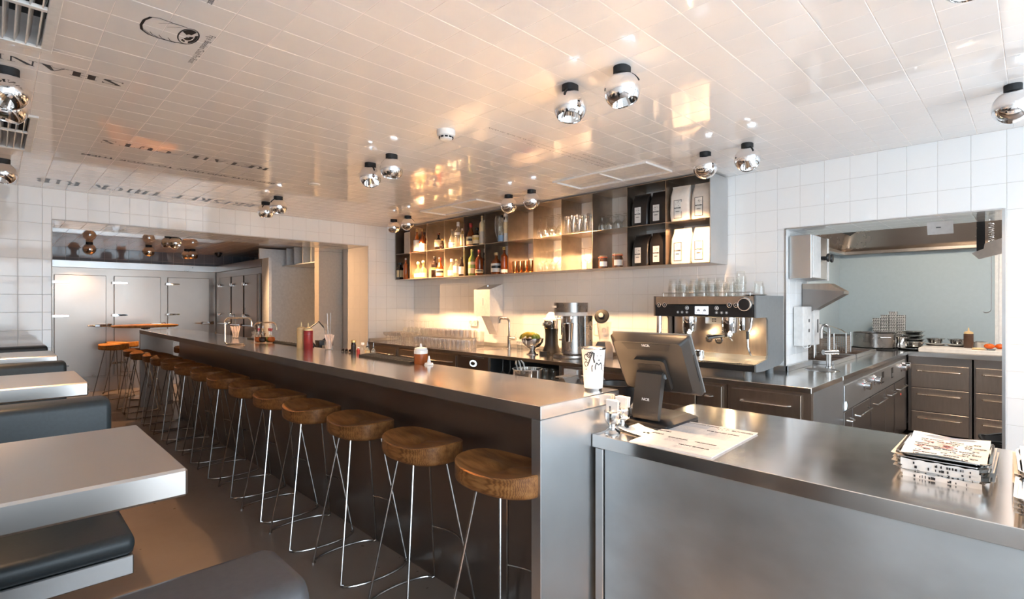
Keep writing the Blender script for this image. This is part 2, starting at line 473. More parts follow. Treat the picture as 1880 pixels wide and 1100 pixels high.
# back wall with the kitchen pass
KY0, KY1, KZ, KX = 0.136, 1.353, 2.013, 4.88
wb = MB()
wb.box((XB + .001, KY1 + .001, 0), (KX, YF + .01, ZC + .1)); wb.box((XB + .001, Y0 - .2, 0), (KX, KY0 - .001, ZC + .1))
wb.box((XB + .001, KY0 - .001, KZ + .001), (KX, KY1 + .001, ZC + .1))
wall_back = struct('wall_back', wb, 'grout')
M_B = frame_matrix((XB, 0, 0), (0, 0, 1), (0, 1, 0))
tile_field(wall_back, M_B, (0, ZC), (Y0, YF), ZC - 20 * PIT, 1.735, 'tile_wall', holes=[(-1, KZ, KY0, KY1)], nmax=300, tilt=0.0012)
tile_field(wall_back, frame_matrix((0, KY1, 0), (1, 0, 0), (0, 0, 1)), (XB, KX), (0.9, KZ), XB + 0.09, ZC - 20 * PIT, 'tile_wall', nmax=40)
tile_field(wall_back, frame_matrix((0, 0, KZ), (0, 1, 0), (1, 0, 0)), (KY0, KY1), (XB, KX), 1.735, XB + 0.09, 'tile_wall', nmax=40)
mb = MB()
mb.box((XB - .004, KY1 - .004, 0.9), (XB + .004, KY1 + .005, KZ + .004)); mb.box((XB - .004, KY0 - .012, 0), (XB + .006, KY0 + .004, KZ + .004))
mb.box((XB - .004, KY0, KZ - .004), (XB + .004, KY1, KZ + .005))
mb.out('corner_bead', 'steel', wall_back)

# unseen sides of the room: left wall, glazed street front
wl = MB(); wl.box((XL - .2, -.9, 0), (XL, 11.1, ZC + .1)); wl.box((XL - .2, Y0 - .2, 0), (XL, -.9, .31)); wl.box((XL - .2, Y0 - .2, 2.41), (XL, -.9, ZC + .1))
struct('wall_left', wl, 'plaster')
wm = MB()
for y in (Y0, -1.6, -.95): wm.box((XL - .12, y, .31), (XL - .06, y + .05, 2.41))
wm.box((XL - .12, Y0, .31), (XL - .06, -.9, .36)); wm.box((XL - .12, Y0, 2.36), (XL - .06, -.9, 2.41))
struct('window_2', wm, 'black_matt')
fr = MB()
fr.box((XL - .2, Y0 - .2, 0), (XB + .6, Y0, 0.31)); fr.box((XL - .2, Y0 - .2, 2.41), (XB + .6, Y0, ZC + .1))
fr.box((XL - .1, Y0 - .2, .31), (-.9, Y0, 2.41)); fr.box((4.0, Y0 - .2, .31), (XB + .6, Y0, 2.41))
struct('wall_front', fr, 'plaster')
wm = MB()
for x in (-.9, .3, 1.55, 2.8, 3.95): wm.box((x, Y0 - .12, .31), (x + .05, Y0 - .06, 2.41))
wm.box((-.9, Y0 - .12, .31), (4.0, Y0 - .06, .36)); wm.box((-.9, Y0 - .12, 2.36), (4.0, Y0 - .06, 2.41)); wm.box((-.9, Y0 - .12, 1.9), (4.0, Y0 - .06, 1.94))
struct('window_1', wm, 'black_matt')

# rear dining room beyond the opening
ZR = 2.325
cr = struct('ceiling_rear', MB().box((XL, YB, ZR + .001), (4.6, 11.1, ZR + .1)), 'grout_ceiling')
tile_field(cr, frame_matrix((0, 0, ZR), (0, 1, 0), (1, 0, 0)), (YB, 10.78), (0.2, 3.4), YB, 0.139, 'tile_ceiling', nmax=220)
wr = struct('wall_rear', MB().box((XL, 10.78, 0), (4.6, 11.1, ZR + .1)), 'grout')
tile_field(wr, frame_matrix((0, 10.779, 0), (1, 0, 0), (0, 0, 1)), (0.3, 3.6), (2.115, ZR), 0.139, ZR - 20 * PIT, 'tile_grey', nmax=60)
struct('wall_rear_side', MB().box((4.35, YB, 0), (4.6, 10.8, ZR + .1)), 'plaster')
# kitchen shell
struct('wall_kitchen_end', MB().box((7.78, -1.6, 0), (7.95, 1.95, 2.9)), 'plaster')
struct('wall_kitchen_side', MB().box((KX, 1.80, 0), (7.8, 1.95, 2.9)), 'plaster')
struct('wall_kitchen_near', MB().box((KX, -1.75, 0), (7.95, -1.6, 2.9)), 'plaster')
struct('ceiling_kitchen', MB().box((KX - .02, -1.75, 2.75), (7.95, 1.95, 2.9)), 'plaster')

# ------------------------------------------------------------------ lettering printed on the ceiling tiles
def glyph(ch):
    """fat-face roman capitals in a unit box as a list of polygons"""
    T, t = .30, .06
    def rect(x0, x1, y0, y1): return [(x0, y0), (x1, y0), (x1, y1), (x0, y1)]
    def bowl(cx, cy, rx, ry, wi, a0, a1, n=12):
        o = []; i_ = []
        for k in range(n + 1):
            a = a0 + (a1 - a0) * k / n
            o.append((cx + rx * math.cos(a), cy + ry * math.sin(a)))
            w = t + (wi - t) * abs(math.cos(a)) ** 1.5
            i_.append((cx + (rx - w) * math.cos(a), cy + (ry - t) * math.sin(a)))
        return [[o[k], o[k + 1], i_[k + 1], i_[k]] for k in range(n)]
    def stem(x, lo=0, hi=1): return [rect(x, x + T, lo, hi), rect(x - .09, x + T + .09, 0, t), rect(x - .09, x + T + .09, 1 - t, 1)]
    if ch == 'I': return stem(.35)
    if ch == 'H': return stem(.08) + stem(.66) + [rect(.3, .7, .47, .53)]
    if ch == 'L': return stem(.1) + [rect(.3, .95, 0, t), [(.85, 0), (.95, 0), (.95, .35)]]
    if ch == 'T': return [rect(.35, .65, 0, 1), rect(.25, .75, 0, t), rect(.02, .98, 1 - t, 1), [(.02, 1), (.02, .7), (.12, 1)], [(.98, 1), (.88, 1), (.98, .7)]]
    if ch == 'E': return stem(.1) + [rect(.3, .95, 0, t), rect(.3, .95, 1 - t, 1), rect(.35, .7, .47, .53), [(.85, 0), (.95, 0), (.95, .3)], [(.85, 1), (.95, .7), (.95, 1)]]
    if ch == 'A': return [[(.48, 1), (.62, 1), (1.0, 0), (.68, 0)], [(.48, 1), (.54, 1), (.16, 0), (.10, 0)], rect(.25, .75, .3, .35), rect(0, .3, 0, t), rect(.58, 1.08, 0, t)]
    if ch == 'N': return [rect(.12, .18, 0, 1), rect(.86, .92, 0, 1), [(.05, 1), (.35, 1), (.92, 0), (.75, 0)], rect(0, .3, 0, t), rect(.74, 1.02, 1 - t, 1)]
    if ch == 'K': return stem(.08) + [[(.38, .45), (.46, .45), (.9, 1), (.82, 1)], [(.45, .55), (.6, .66), (1.02, 0), (.7, 0)], rect(.72, 1, 1 - t, 1)]
    if ch == 'C': return bowl(.5, .5, .5, .5, .3, .3 * PI, 1.7 * PI) + [[(.8, .95), (.9, .95), (.9, .65)]]
    if ch == 'U': return [rect(.08, .38, .3, 1), rect(.82, .88, .3, 1), rect(0, .46, 1 - t, 1), rect(.72, .98, 1 - t, 1)] + bowl(.48, .32, .40, .32, .22, PI, 2 * PI)
    if ch == 'R': return stem(.08) + bowl(.45, .74, .42, .26, .26, -PI / 2, PI / 2) + [[(.5, .5), (.72, .5), (1.02, 0), (.74, 0)]]
    if ch == 'B': return stem(.08) + bowl(.45, .74, .42, .26, .26, -PI / 2, PI / 2) + bowl(.45, .26, .48, .26, .28, -PI / 2, PI / 2)
    if ch == 'S':
        return [[(.12, .82), (.38, .82), (.92, .28), (.62, .24)], [(.12, .82), (.2, .94), (.45, .99), (.38, .8)], [(.45, .99), (.8, .96), (.8, .9), (.45, .93)],
                [(.86, 1), (.92, 1), (.92, .7), (.8, .9)], [(.92, .28), (.86, .08), (.55, .01), (.64, .24)], [(.55, .01), (.2, .05), (.2, .11), (.55, .07)], [(.1, 0), (.16, 0), (.2, .11), (.1, .32)]]
    return []
def lettering(name, s, origin, ux, uy, w, h, gap, mat, parent):
    mb = MB(); x = 0
    for ch in s:
        if ch == ' ': x += w * 0.8; continue
        ww = w * (0.72 if ch == 'I' else 1.0)
        for poly in glyph(ch):
            n = len(poly); P = [(x + px * ww, py * h) for px, py in poly]
            mb.add([(a, b, 0.0) for a, b in P], [tuple(range(n))])
        x += ww + gap
    mb.tr(0, frame_matrix(origin, ux, uy))
    return mb.out(name, mat, parent)
ZL = ZC - 0.0006
lettering('lettering', 'SHANK', (0.44, 3.045, ZL), (-1, 0, 0), (0, 1, 0), .092, .064, .012, 'ink', ceil_)
lettering('lettering', 'RETAIL CUTS', (1.515, 4.19, ZL), (-1, 0, 0), (0, 1, 0), .088, .09, .0125, 'ink', ceil_)
lettering('lettering', 'BRISKET THICK RIB', (1.98, 5.85, ZL), (-1, 0, 0), (0, 1, 0), .10, .20, .012, 'ink_blue', ceil_)
def ctext(s, size, x, y, xs=1.0, bold=0.0, rev=False, shear=0.0, align='LEFT', mat='ink'):
    ux, uy = ((-1, 0, 0), (0, 1, 0)) if not rev else ((0, 1, 0), (1, 0, 0))
    return text('lettering', s, size, mat, ceil_, frame_matrix((x, y, ZL), ux, uy), xs, bold, shear, align, 0.0)
ctext('BEEF CUTS AND HOW TO COOK THEM', .062, 1.74, 4.70, 1.18, .0016)
ctext('Fig e  Boneless Chuck Pot-Roast', .034, .60, 2.262, .72, 0.0, True)
ctext('Pot-Roast', .034, .53, 1.93, .72, 0.0, True)
mb = MB()            # three lines of small italic print by the grille, too fine to read
for (x0, x1, y) in ((2.08, 3.30, 2.285), (2.46, 3.29, 2.335), (2.92, 3.30, 2.228)):
    x = x0
    while x < x1:
        wl = RND.uniform(.02, .085); k = x
        while k < x + wl:
            h = RND.choice((.011, .011, .018)); mb.add([(k, y, ZL), (k + .003, y, ZL), (k + .009, y + h, ZL), (k + .006, y + h, ZL)], [(0, 1, 2, 3)]); k += .0085
        x += wl + .014
mb.out('small_print', 'ink', ceil_)['kind'] = 'stuff'
# engraving of a rolled roast
mb = MB()
def inkline(pts, w):
    for a, b in zip(pts, pts[1:]):
        a = Vector((*a, 0)); b = Vector((*b, 0)); d = (b - a)
        if d.length < 1e-6: continue
        n = Vector((-d.y, d.x, 0)).normalized() * w / 2
        mb.add([(p.x, p.y, ZL) for p in (a - n, b - n, b + n, a + n)], [(0, 1, 2, 3)])
side0 = [(.395, 2.40), (.386, 2.36), (.388, 2.31), (.402, 2.27), (.425, 2.258), (.47, 2.262), (.515, 2.262)]
side1 = [(.395, 2.40), (.42, 2.425), (.46, 2.43), (.50, 2.425), (.545, 2.408)]
inkline(side0[:4], .009); inkline(side0[3:], .004); inkline(side1, .006)
ell = [(.535 + .032 * math.cos(a), 2.335 + .075 * math.sin(a)) for a in [2 * PI * k / 24 for k in range(25)]]
inkline(ell, .005)
for a0, a1, r0, r1 in ((-.5, 1.15, .62, .9), (-.2, 2.3, .12, .5), (3.6, 5.3, .28, .9), (1.6, 2.2, .6, .8)):
    P = [(.535 + .032 * r1 * math.cos(a0 + (a1 - a0) * k / 8), 2.335 + .075 * r1 * math.sin(a0 + (a1 - a0) * k / 8)) for k in range(9)] + \
        [(.535 + .032 * r0 * math.cos(a1 + (a0 - a1) * k / 8), 2.335 + .075 * r0 * math.sin(a1 + (a0 - a1) * k / 8)) for k in range(9)]
    for k in range(8): mb.add([(*P[k], ZL), (*P[k + 1], ZL), (*P[16 - k], ZL), (*P[17 - k], ZL)], [(0, 1, 2, 3)])
for x, y in ((.42, 2.395), (.45, 2.40), (.48, 2.40)): inkline([(x, y), (x + .012, y + .02), (x + .03, y + .028)], .003)
for x, y in ((.43, 2.28), (.46, 2.29)): inkline([(x, y + .02), (x + .02, y), (x + .04, y - .012)], .002)
for k in range(9): inkline([(.392 + k * .003, 2.40 + k * .003), (.398 + k * .004, 2.385 + k * .004)], .0018)
mb.out('roast_drawing', 'ink', ceil_)
lettering('lettering', 'BRISKET RIB', (3.34, 6.66, OZ - .0006), (-1, 0, 0), (0, 1, 0), .085, .11, .05, 'ink', wall_far)
# ------------------------------------------------------------------ the long bar
BX0, BX1, BY0, BY1, BZ = 1.412, 1.919, 1.272, 8.73, 1.07
bar = thing('bar_counter', 'long stainless steel bar with a recessed dark front running through the wall opening', 'bar', (0, 0, 0))
MB().box((BX0, BY0, BZ - .052), (BX1, BY1, BZ), .003).out('bar_top', 'steel_top', bar)
MB().box((BX0 - .0008, BY0 + .001, BZ - .051), (BX0 - .0001, BY1 - .001, BZ - .002)).out('edge_strip', 'steel_edge', bar)  # added plate of rougher steel; bare edge mirrors the dark booths
MB().box((BX0, BY0 - .0005, 0), (BX1, BY0 + .048, BZ - .0525), .002).out('end_panel', 'steel_face', bar)
MB().box((BX0, BY1 - .05, 0), (1.80, BY1, BZ - .0525), .002).out('end_panel', 'fridge_steel', bar)
MB().box((1.646, BY0 + .05, 0), (BX1 - .01, 7.62, BZ - .0525)).out('front_panel', 'steel_bar_panel', bar)
wc = thing('work_counter', 'low steel work counter behind the bar', 'counter', (0, 0, 0))
MB().box((BX1 + .004, 1.40, .90), (2.36, 6.2, .93), .002).out('top', 'steel', wc)
MB().box((BX1 + .004, 1.42, 0), (2.33, 6.2, .8995)).out('body', 'steel_bar_panel', wc)

# lower till counter in front
till = thing('till_counter', 'lower stainless steel till counter with a grey front panel', 'counter', (0, 0, 0))
TX0, TX1, TY0, TY1, TZ = 1.718, 2.607, -1.3, 1.268, 0.915
MB().box((TX0, TY0, TZ - .052), (TX1, TY1, TZ), .002).out('countertop', 'steel_top', till)
MB().box((TX0 + .012, TY0, 0), (TX1 - .03, TY1 - .055, TZ - .0525)).out('front_panel', 'steel_counter', till)
MB().box((TX0 + .004, TY1 - .05, 0), (TX0 + .04, TY1 - .012, TZ - .0525), .003).out('corner_post', 'steel', till)

# ------------------------------------------------------------------ booths on the left
XR = 0.33
NM = ['nearest to the camera', 'second from the camera', 'third from the camera', 'against the far tiled wall']
def soft(mb, a, b, r, n=4):
    """upholstered block: rounded-rectangle section along x with rounded right end"""
    x0, y0, z0 = a; x1, y1, z1 = b
    poly = rrect(y0, y1, z0, z1, r, n); cy_, cz_ = (y0 + y1) / 2, (z0 + z1) / 2
    xs = [(x0, 0.0), (x1 - r * .7, 0.0), (x1 - r * .2, r * .18), (x1, r * .7)]
    rings = []
    for x, ins in xs:
        fy = 1 - ins / ((y1 - y0) / 2); fz = 1 - ins / ((z1 - z0) / 2)
        rings.append([(x, cy_ + (p[0] - cy_) * fy, cz_ + (p[1] - cz_) * fz) for p in poly])
    N = len(poly); vv = [v for rg in rings for v in rg]; fs = []
    for i in range(len(rings) - 1):
        for k in range(N): fs.append((i * N + k, i * N + (k + 1) % N, (i + 1) * N + (k + 1) % N, (i + 1) * N + k))
    fs.append(tuple(reversed(range(N)))); fs.append(tuple(range((len(rings) - 1) * N, len(rings) * N)))
    mb.add(vv, fs); return mb
for i, yb in enumerate((0.74, 2.60, 4.45, 6.165)):
    t = thing('booth_bench', 'dark teal leather booth bench with padded back, ' + NM[i], 'bench', (0, 0, 0), 0, 'leather booth benches')
    soft(MB(), (XL + .01, yb, .70), (XR, yb + .172, 1.045 if i == 0 else 1.062), .028).out('backrest', 'leather_top' if i == 0 else 'leather', t, sharp=60)
    for sgn in (-1, 1):
        if (i == 0 and sgn < 0) or (i == 3 and sgn > 0): continue
        s0, s1 = (yb - .50, yb - .004) if sgn < 0 else (yb + .176, yb + .62)
        soft(MB(), (XL + .01, s0, .612), (XR, s1, .682), .03).out('seat_cushion', 'leather', t, sharp=60)
        MB().box((XL + .01, s0 + .012, .548), (XR - .004, s1, .611), .003).out('seat_base', 'steel_face', t)
        MB().lathe([(.0, 0), (.11, 0), (.11, .012), (.024, .02), (.024, .547), (0, .547)], (.10, (s0 + s1) / 2, 0), 16).out('post', 'rod_steel', t)
    MB().box((XL + .01, yb + .05, 0), (XR - .3, yb + .12, .699)).out('back_frame', 'steel_bar_panel', t)
for i, (ya, yb) in enumerate(((1.44, 2.07), (3.34, 3.96), (5.16, 5.76))):
    t = thing('booth_table', 'thick stainless steel booth table, ' + ['nearest to the camera', 'middle one of the three', 'farthest from the camera'][i], 'table', (0, 0, 0), 0, 'steel booth tables')
    MB().box((XL + .01, ya, .983), (XR, yb, 1.05), .006).out('table_top', 'steel_table', t)
    MB().lathe([(0, 0), (.2, 0), (.2, .015), (.03, .025), (.03, .982), (0, .982)], (-.45, (ya + yb) / 2, 0), 18).out('pedestal', 'steel', t)

# ------------------------------------------------------------------ bar stools
def seat_mesh():
    mb = MB(); n = 44; W, D = .218, .152; zb, zt = .726, .808
    outl = []
    for k in range(n):
        a = 2 * PI * k / n; c, s_ = math.cos(a), math.sin(a)
        e = 2.0 / 2.5
        x = D * math.copysign(abs(c) ** e, c); y = W * math.copysign(abs(s_) ** e, s_)
        outl.append((x, y))
    def rim(x, y):       # saddle: the ends of the seat rise, front and back dip
        return zt - .010 + .020 * (abs(y) / W) ** 2.2
    def top(f, x, y):
        return rim(x, y) * 1.0 - .020 * (1 - f ** 3)
    rings = [[(x * .93, y * .94, zb) for x, y in outl], [(x * .985, y * .985, zb + .008) for x, y in outl], [(x, y, zb + .022) for x, y in outl],
             [(x, y, rim(x, y) - .006) for x, y in outl]]
    for f in (.97, .8, .6, .4, .2): rings.append([(x * f, y * f, top(f, x, y)) for x, y in outl])
    vv = [v for r in rings for v in r]; fs = [tuple(reversed(range(n)))]
    for i in range(len(rings) - 1):
        for k in range(n): fs.append((i * n + k, i * n + (k + 1) % n, (i + 1) * n + (k + 1) % n, (i + 1) * n + k))
    c = len(vv); vv.append((0, 0, zt - .030)); L = (len(rings) - 1) * n
    for k in range(n): fs.append((L + k, L + (k + 1) % n, c))
    mb.add(vv, fs); return mb
def stool(label, loc, rz, mat='oak', group='oak bar stools along the bar'):
    t = thing('bar_stool', label, 'stool', loc, rz, group)
    seat_mesh().out('seat', mat, t, sharp=40)
    fx, fy, tx, ty = .195, .162, .088, .062
    for sx in (-1, 1):
        for sy in (-1, 1):
            MB().tube([(sx * tx, sy * ty, .724), (sx * fx, sy * fy, .012), (sx * (fx - .012), sy * (fy + .006), .006)], .0058, 8).out('leg', 'rod_steel', t)
    for sy in (-1, 1):
        pts = [(fx * math.cos(PI * k / 12) * 1.0, sy * (fy + .072 * math.sin(PI * k / 12)), .006) for k in range(13)]
        MB().tube(pts, .0058, 8).out('floor_runner', 'rod_steel', t)
    z = .30; f = 1 - z / .724
    px, py = tx + (fx - tx) * f, ty + (fy - ty) * f
    MB().tube([(px + .030 * math.sin(PI * k / 10), py - 2 * py * k / 10, z) for k in range(11)], .005, 8).out('footrest', 'rod_steel', t)
    return t
ORD = ['nearest to the camera', 'second', 'third', 'fourth', 'fifth', 'sixth', 'seventh', 'eighth', 'ninth', 'tenth', 'eleventh', 'twelfth', 'thirteenth', 'fourteenth']
SY = [1.50, 2.06, 2.65, 3.205, 3.75, 4.34, 4.93, 5.50, 6.06, 6.61, 7.17, 7.63, 8.09, 8.55]
s0 = None
for i, y in enumerate(SY):
    lab = ('oak saddle-seat bar stool on steel rods, ' + (ORD[0] if i == 0 else ORD[i] + ' from the near end of the bar')) if i < 13 else 'oak saddle-seat bar stool at the far end of the bar row'
    rz = RND.uniform(-.06, .06) if i not in (0, 1, 2, 3) else (0.05, 0.0, 0.0, -.02)[i]
    x = (1.445, 1.44, 1.44, 1.408, 1.42, 1.43, 1.43, 1.44, 1.43, 1.42, 1.42, 1.42, 1.36, 1.36)[i]
    if s0 is None: s0 = stool(lab, (x, y, 0), rz)
    else: dup(s0, (x, y, 0), rz, lab)
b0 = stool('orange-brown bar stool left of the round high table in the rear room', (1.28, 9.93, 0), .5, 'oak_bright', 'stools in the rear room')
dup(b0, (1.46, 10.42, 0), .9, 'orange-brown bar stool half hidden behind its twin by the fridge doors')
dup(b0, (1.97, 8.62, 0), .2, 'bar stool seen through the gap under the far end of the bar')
# round high table in the rear room
t = thing('high_table', 'round oak high table in front of the fridge doors', 'table', (1.62, 9.55, 0))
MB().lathe([(0, 1.075), (.40, 1.075), (.425, 1.085), (.425, 1.098), (.41, 1.105), (0, 1.105)], n=40).out('table_top', 'oak_bright', t)
MB().box((-.05, -.05, 1.045), (.05, .05, 1.0745)).out('top_plate', 'black_matt', t)
MB().lathe([(0, 0), (.22, 0), (.22, .015), (.03, .03), (.03, 1.044), (0, 1.044)], n=20).out('pedestal', 'steel', t)

# ------------------------------------------------------------------ ceiling spotlights
SPOT_GAIN = 5.0
def spotlight(label, x, y, z, aim, power=LAMP_W, ang=70, group='chrome ball spotlights', light=True):
    t = thing('ball_spotlight', label, 'ceiling lamp', (x, y, z), 0, group)
    rt = .068 / 2
    mb = MB(); mb.prism(rrect(-.042, .042, -.034, .034, .033, 5), -.032, 0); mb.out('base', 'black_matt', t)
    A = Vector(aim).normalized(); C = Vector((0, 0, -.103)); r = .080
    Mr = Matrix.Translation(C) @ Vector((0, 0, -1)).rotation_difference(A).to_matrix().to_4x4()
    cut = -.055; ro = math.sqrt(r * r - cut * cut)
    a0 = math.asin(cut / r)
    prof = [(ro - .004, cut + .006), (ro - .003, cut)] + [(r * math.cos(a0 + (PI / 2 - a0) * k / 16), r * math.sin(a0 + (PI / 2 - a0) * k / 16)) for k in range(17)]
    prof[-1] = (0, r)
    m2 = MB().lathe(prof, n=36); m2.tr(0, Mr); m2.out('ball_shade', 'chrome', t, sharp=40)
    m2 = MB().lathe([(.020, .02), (ro - .005, cut + .004)], n=26); m2.tr(0, Mr); m2.out('reflector', 'chrome_reflector', t, sharp=4)
    m2 = MB().lathe([(0, .018), (.0215, .018)], n=16); m2.tr(0, Mr); m2.out('bulb', 'bulb', t)
    # black slot down the shade
    h = Vector((A.x, A.y, 0)); h = h.normalized() if h.length > .05 else Vector((-.7, -.7, 0))
    pts = [C + (h * math.sin(a) + Vector((0, 0, 1)) * math.cos(a)) * (r + .0005) for a in (.35, .55, .75, .95, 1.1)]
    MB().tube(pts, .0055, 6).out('slot', 'black_matt', t)
    if light:
        d = bpy.data.lights.new('lamp_light', 'SPOT'); d.energy = power * SPOT_GAIN; d.color = LAMP; d.spot_size = math.radians(ang); d.spot_blend = .7
        d.shadow_soft_size = .025
        o = bpy.data.objects.new('lamp_light', d); COL.objects.link(o); o.parent = t
        o.location = C + A * .062; o.rotation_euler = Vector((0, 0, -1)).rotation_difference(A).to_euler()
    return t
SP = [  # label, x, y, aim, power, angle
 ('chrome ball spotlight above the bar, left one of the nearest big pair', 1.957, 1.573, (-.19, -.06, -1), 175, 38),
 ('chrome ball spotlight above the bar, right one of the nearest big pair', 1.968, 1.289, (.10, -.20, -.97), 10, 75),
 ('chrome ball spotlight over mid bar, left of its pair, reflector showing', 1.990, 3.507, (-.05, -.45, -.9), 15, 75),
 ('chrome ball spotlight over mid bar, right of its pair, reflector hidden', 1.979, 3.195, (-.05, .05, -1), 15, 75),
 ('chrome ball spotlight over far bar, left lower one of its pair', 1.989, 5.626, (0, .05, -1), 18, 75),
 ('chrome ball spotlight over far bar, right upper one of its pair', 1.974, 5.249, (-.1, 0, -1), 18, 75),
 ('chrome ball spotlight by the shelf, left one at the far corner', 3.548, 5.677, (.66, -.1, -.66), 38, 80),
 ('chrome ball spotlight by the shelf, right one at the far corner', 3.523, 5.324, (.62, -.3, -.66), 38, 80),
 ('chrome ball spotlight before mid shelf, left of its pair', 3.528, 3.595, (.66, .1, -.68), 32, 80),
 ('chrome ball spotlight before mid shelf, right of its pair', 3.524, 3.288, (.66, -.15, -.68), 32, 80),
 ('chrome ball spotlight before the white coffee bags', 3.495, 1.613, (.52, .42, -.52), 26, 48),
 ('chrome ball spotlight right of the shelf, reflector facing the room', 3.498, 1.330, (-.30, -.35, -.85), 16, 75),
 ('chrome ball spotlight at the right edge near the kitchen pass', 3.462, .074, (.55, -.35, -.7), 10, 75),
 ('chrome ball spotlight just showing at the top right edge', 1.962, .125, (-.1, -.1, -1), 14, 75),
 ('chrome ball spotlight above the booths, nearest one at the left edge', .036, 3.219, (-.45, -.30, -.8), 20, 80),
 ('chrome ball spotlight above the booths, right behind the nearest left one', .036, 3.50, (-.2, .1, -1), 20, 80),
 ('chrome ball spotlight above the farthest booth at the left edge', .036, 5.282, (-.35, -.2, -.9), 18, 80),
]
for lab, x, y, aim, pw, an in SP: spotlight(lab, x, y, ZC, aim, pw, an)
for lab, x, y, aim in (('golden ball spotlight in the rear room, leftmost by the fridges', 0.97, 9.72, (-.05, .58, -.75)),
                       ('golden ball spotlight in the rear room, above the high table', 1.66, 9.55, (0, .3, -.95)),
                       ('golden ball spotlight just behind the lintel, left of its pair', 1.60, 7.98, (0, .1, -1)),
                       ('golden ball spotlight just behind the lintel, right of its pair', 1.66, 7.90, (.80, -.36, -.50)),
                       ('golden ball spotlight in the rear corner, left of its pair', 2.24, 9.85, (0, .2, -1)),
                       ('golden ball spotlight in the rear corner, right of its pair', 2.30, 9.78, (.1, .1, -1))):
    spotlight(lab, x, y, ZR, aim, 38 if 'right of its pair' in lab and 'lintel' in lab else 15, 80, 'spotlights in the rear room')

# ------------------------------------------------------------------ ceiling fittings
for i, (x0, x1, y0, y1) in enumerate(VENTS):
    t = thing('air_vent', ['slatted white air vent in the top left corner of the ceiling', 'slatted white air vent farther along above the booths'][i], 'vent', (0, 0, 0), 0, 'ceiling air vents')
    z1 = ZC + .002; z0 = ZC - .012
    mb = MB(); w = .034
    mb.box((x0, y0, z0), (x1, y0 + w, z1), .002); mb.box((x0, y1 - w, z0), (x1, y1, z1), .002); mb.box((x0, y0 + w, z0), (x0 + w, y1 - w, z1), .002); mb.box((x1 - w, y0 + w, z0), (x1, y1 - w, z1), .002)
    yc = 2.465 if i == 0 else 4.335
    mb.box((x0 + w, yc - .012, z0), (x1 - w, yc + .012, z1), .002); mb.out('frame', 'white_paint', t)
    MB().box((x0 + .01, y0 + .01, ZC + .121), (x1 - .01, y1 - .01, ZC + .13)).out('duct', 'dark_recess', t)
    x = x0 + w + .012
    while x < x1 - w - .01:
        for a, b in ((y0 + w, yc - .012), (yc + .012, y1 - w)):
            MB().prism_y([(x, ZC - .008), (x + .004, ZC - .010), (x + .018, ZC + .036), (x + .014, ZC + .038)], a, b).out('slat', 'white_paint', t)
        x += .033
for i, (x0, x1, y0, y1) in enumerate(ACS):
    t = thing('ceiling_grille', ['long flat white ceiling grille left above the bottle shelf', 'long flat white ceiling grille above the glasses end of the shelf'][i], 'grille', (0, 0, 0), 0, 'flat ceiling grilles')
    z0, z1 = ZC - .014, ZC + .002; w = .022
    mb = MB(); mb.box((x0, y0, z0), (x1, y0 + w, z1), .002); mb.box((x0, y1 - w, z0), (x1, y1, z1), .002); mb.box((x0, y0 + w, z0), (x0 + w, y1 - w, z1), .002); mb.box((x1 - w, y0 + w, z0), (x1, y1 - w, z1), .002)
    yc = (y0 + y1) / 2; mb.box((x0 + w, yc - .008, z0 + .004), (x1 - w, yc + .008, z1)); mb.out('frame', 'white_paint', t)
    for a, b in ((y0 + w, yc - .008), (yc + .008, y1 - w)):
        for k in range(3):
            xa = x0 + w + k * (x1 - x0 - 2 * w) / 3; xb_ = xa + (x1 - x0 - 2 * w) / 3 - .006
            MB().box((xa, a, ZC), (xb_, b, ZC - .001)).out('flap', 'white_paint', t)
t = thing('smoke_detector', 'white smoke detector on the tiled ceiling', 'smoke detector', (1.937, 2.516, ZC))
MB().lathe([(0, 0), (.056, 0), (.056, -.024), (.050, -.034), (.043, -.036), (.036, -.052), (.026, -.058), (0, -.058)], n=28).out('housing', 'white_plastic', t)
for k in range(10):
    a = 2 * PI * k / 10; MB().box((-.009, -.001, -.048), (.009, .003, -.039)).tr(0, Matrix.Rotation(a, 4, 'Z') @ Matrix.Translation((0, -.0425, 0))).out('air_slot', 'black_matt', t)
t = thing('ceiling_speaker', 'small flat white disc on the ceiling over the far bar', 'ceiling disc', (1.989, 4.469, ZC))
MB().lathe([(0, -.010), (.030, -.010), (.046, -.006), (.05, 0), (0, 0)], n=24).out('cover', 'white_plastic', t)
MB().lathe([(.030, -.0105), (.034, -.012), (.038, -.0095)], n=24).out('ring', 'steel', t)
# ------------------------------------------------------------------ back counter along the tiled wall
CX0, CZ = 3.555, 0.92
wt = thing('worktop', 'continuous stainless steel worktop along the back wall and into the kitchen', 'worktop', (0, 0, 0))
MB().box((CX0, .968, CZ - .034), (XB - .006, YF - .008, CZ), .002).out('bar_section', 'steel_top', wt)
MB().box((XB - .0055, .968, CZ - .034), (7.77, KY1 - .008, CZ), .002).out('kitchen_section', 'steel_top', wt)
MB().box((KX + .002, KY1 - .0075, CZ - .034), (7.77, 1.79, CZ), .002).out('rear_section', 'steel_top', wt)
MB().box((6.995, -1.2, CZ - .05), (7.77, .967, CZ - .0005), .002).out('return_section', 'steel_top', wt)
MB().box((XB - .03, KY1 - .028, CZ), (XB - .007, YF - .01, CZ + .042), .003).out('upstand', 'steel', wt)
MB().box((XB - .03, KY1 - .028, CZ), (KX + .02, KY1 - .008, CZ + .042), .003).out('upstand', 'steel', wt)
MB().box((CX0 + .02, YF - .03, CZ), (XB - .03, YF - .008, CZ + .042), .003).out('upstand', 'steel', wt)
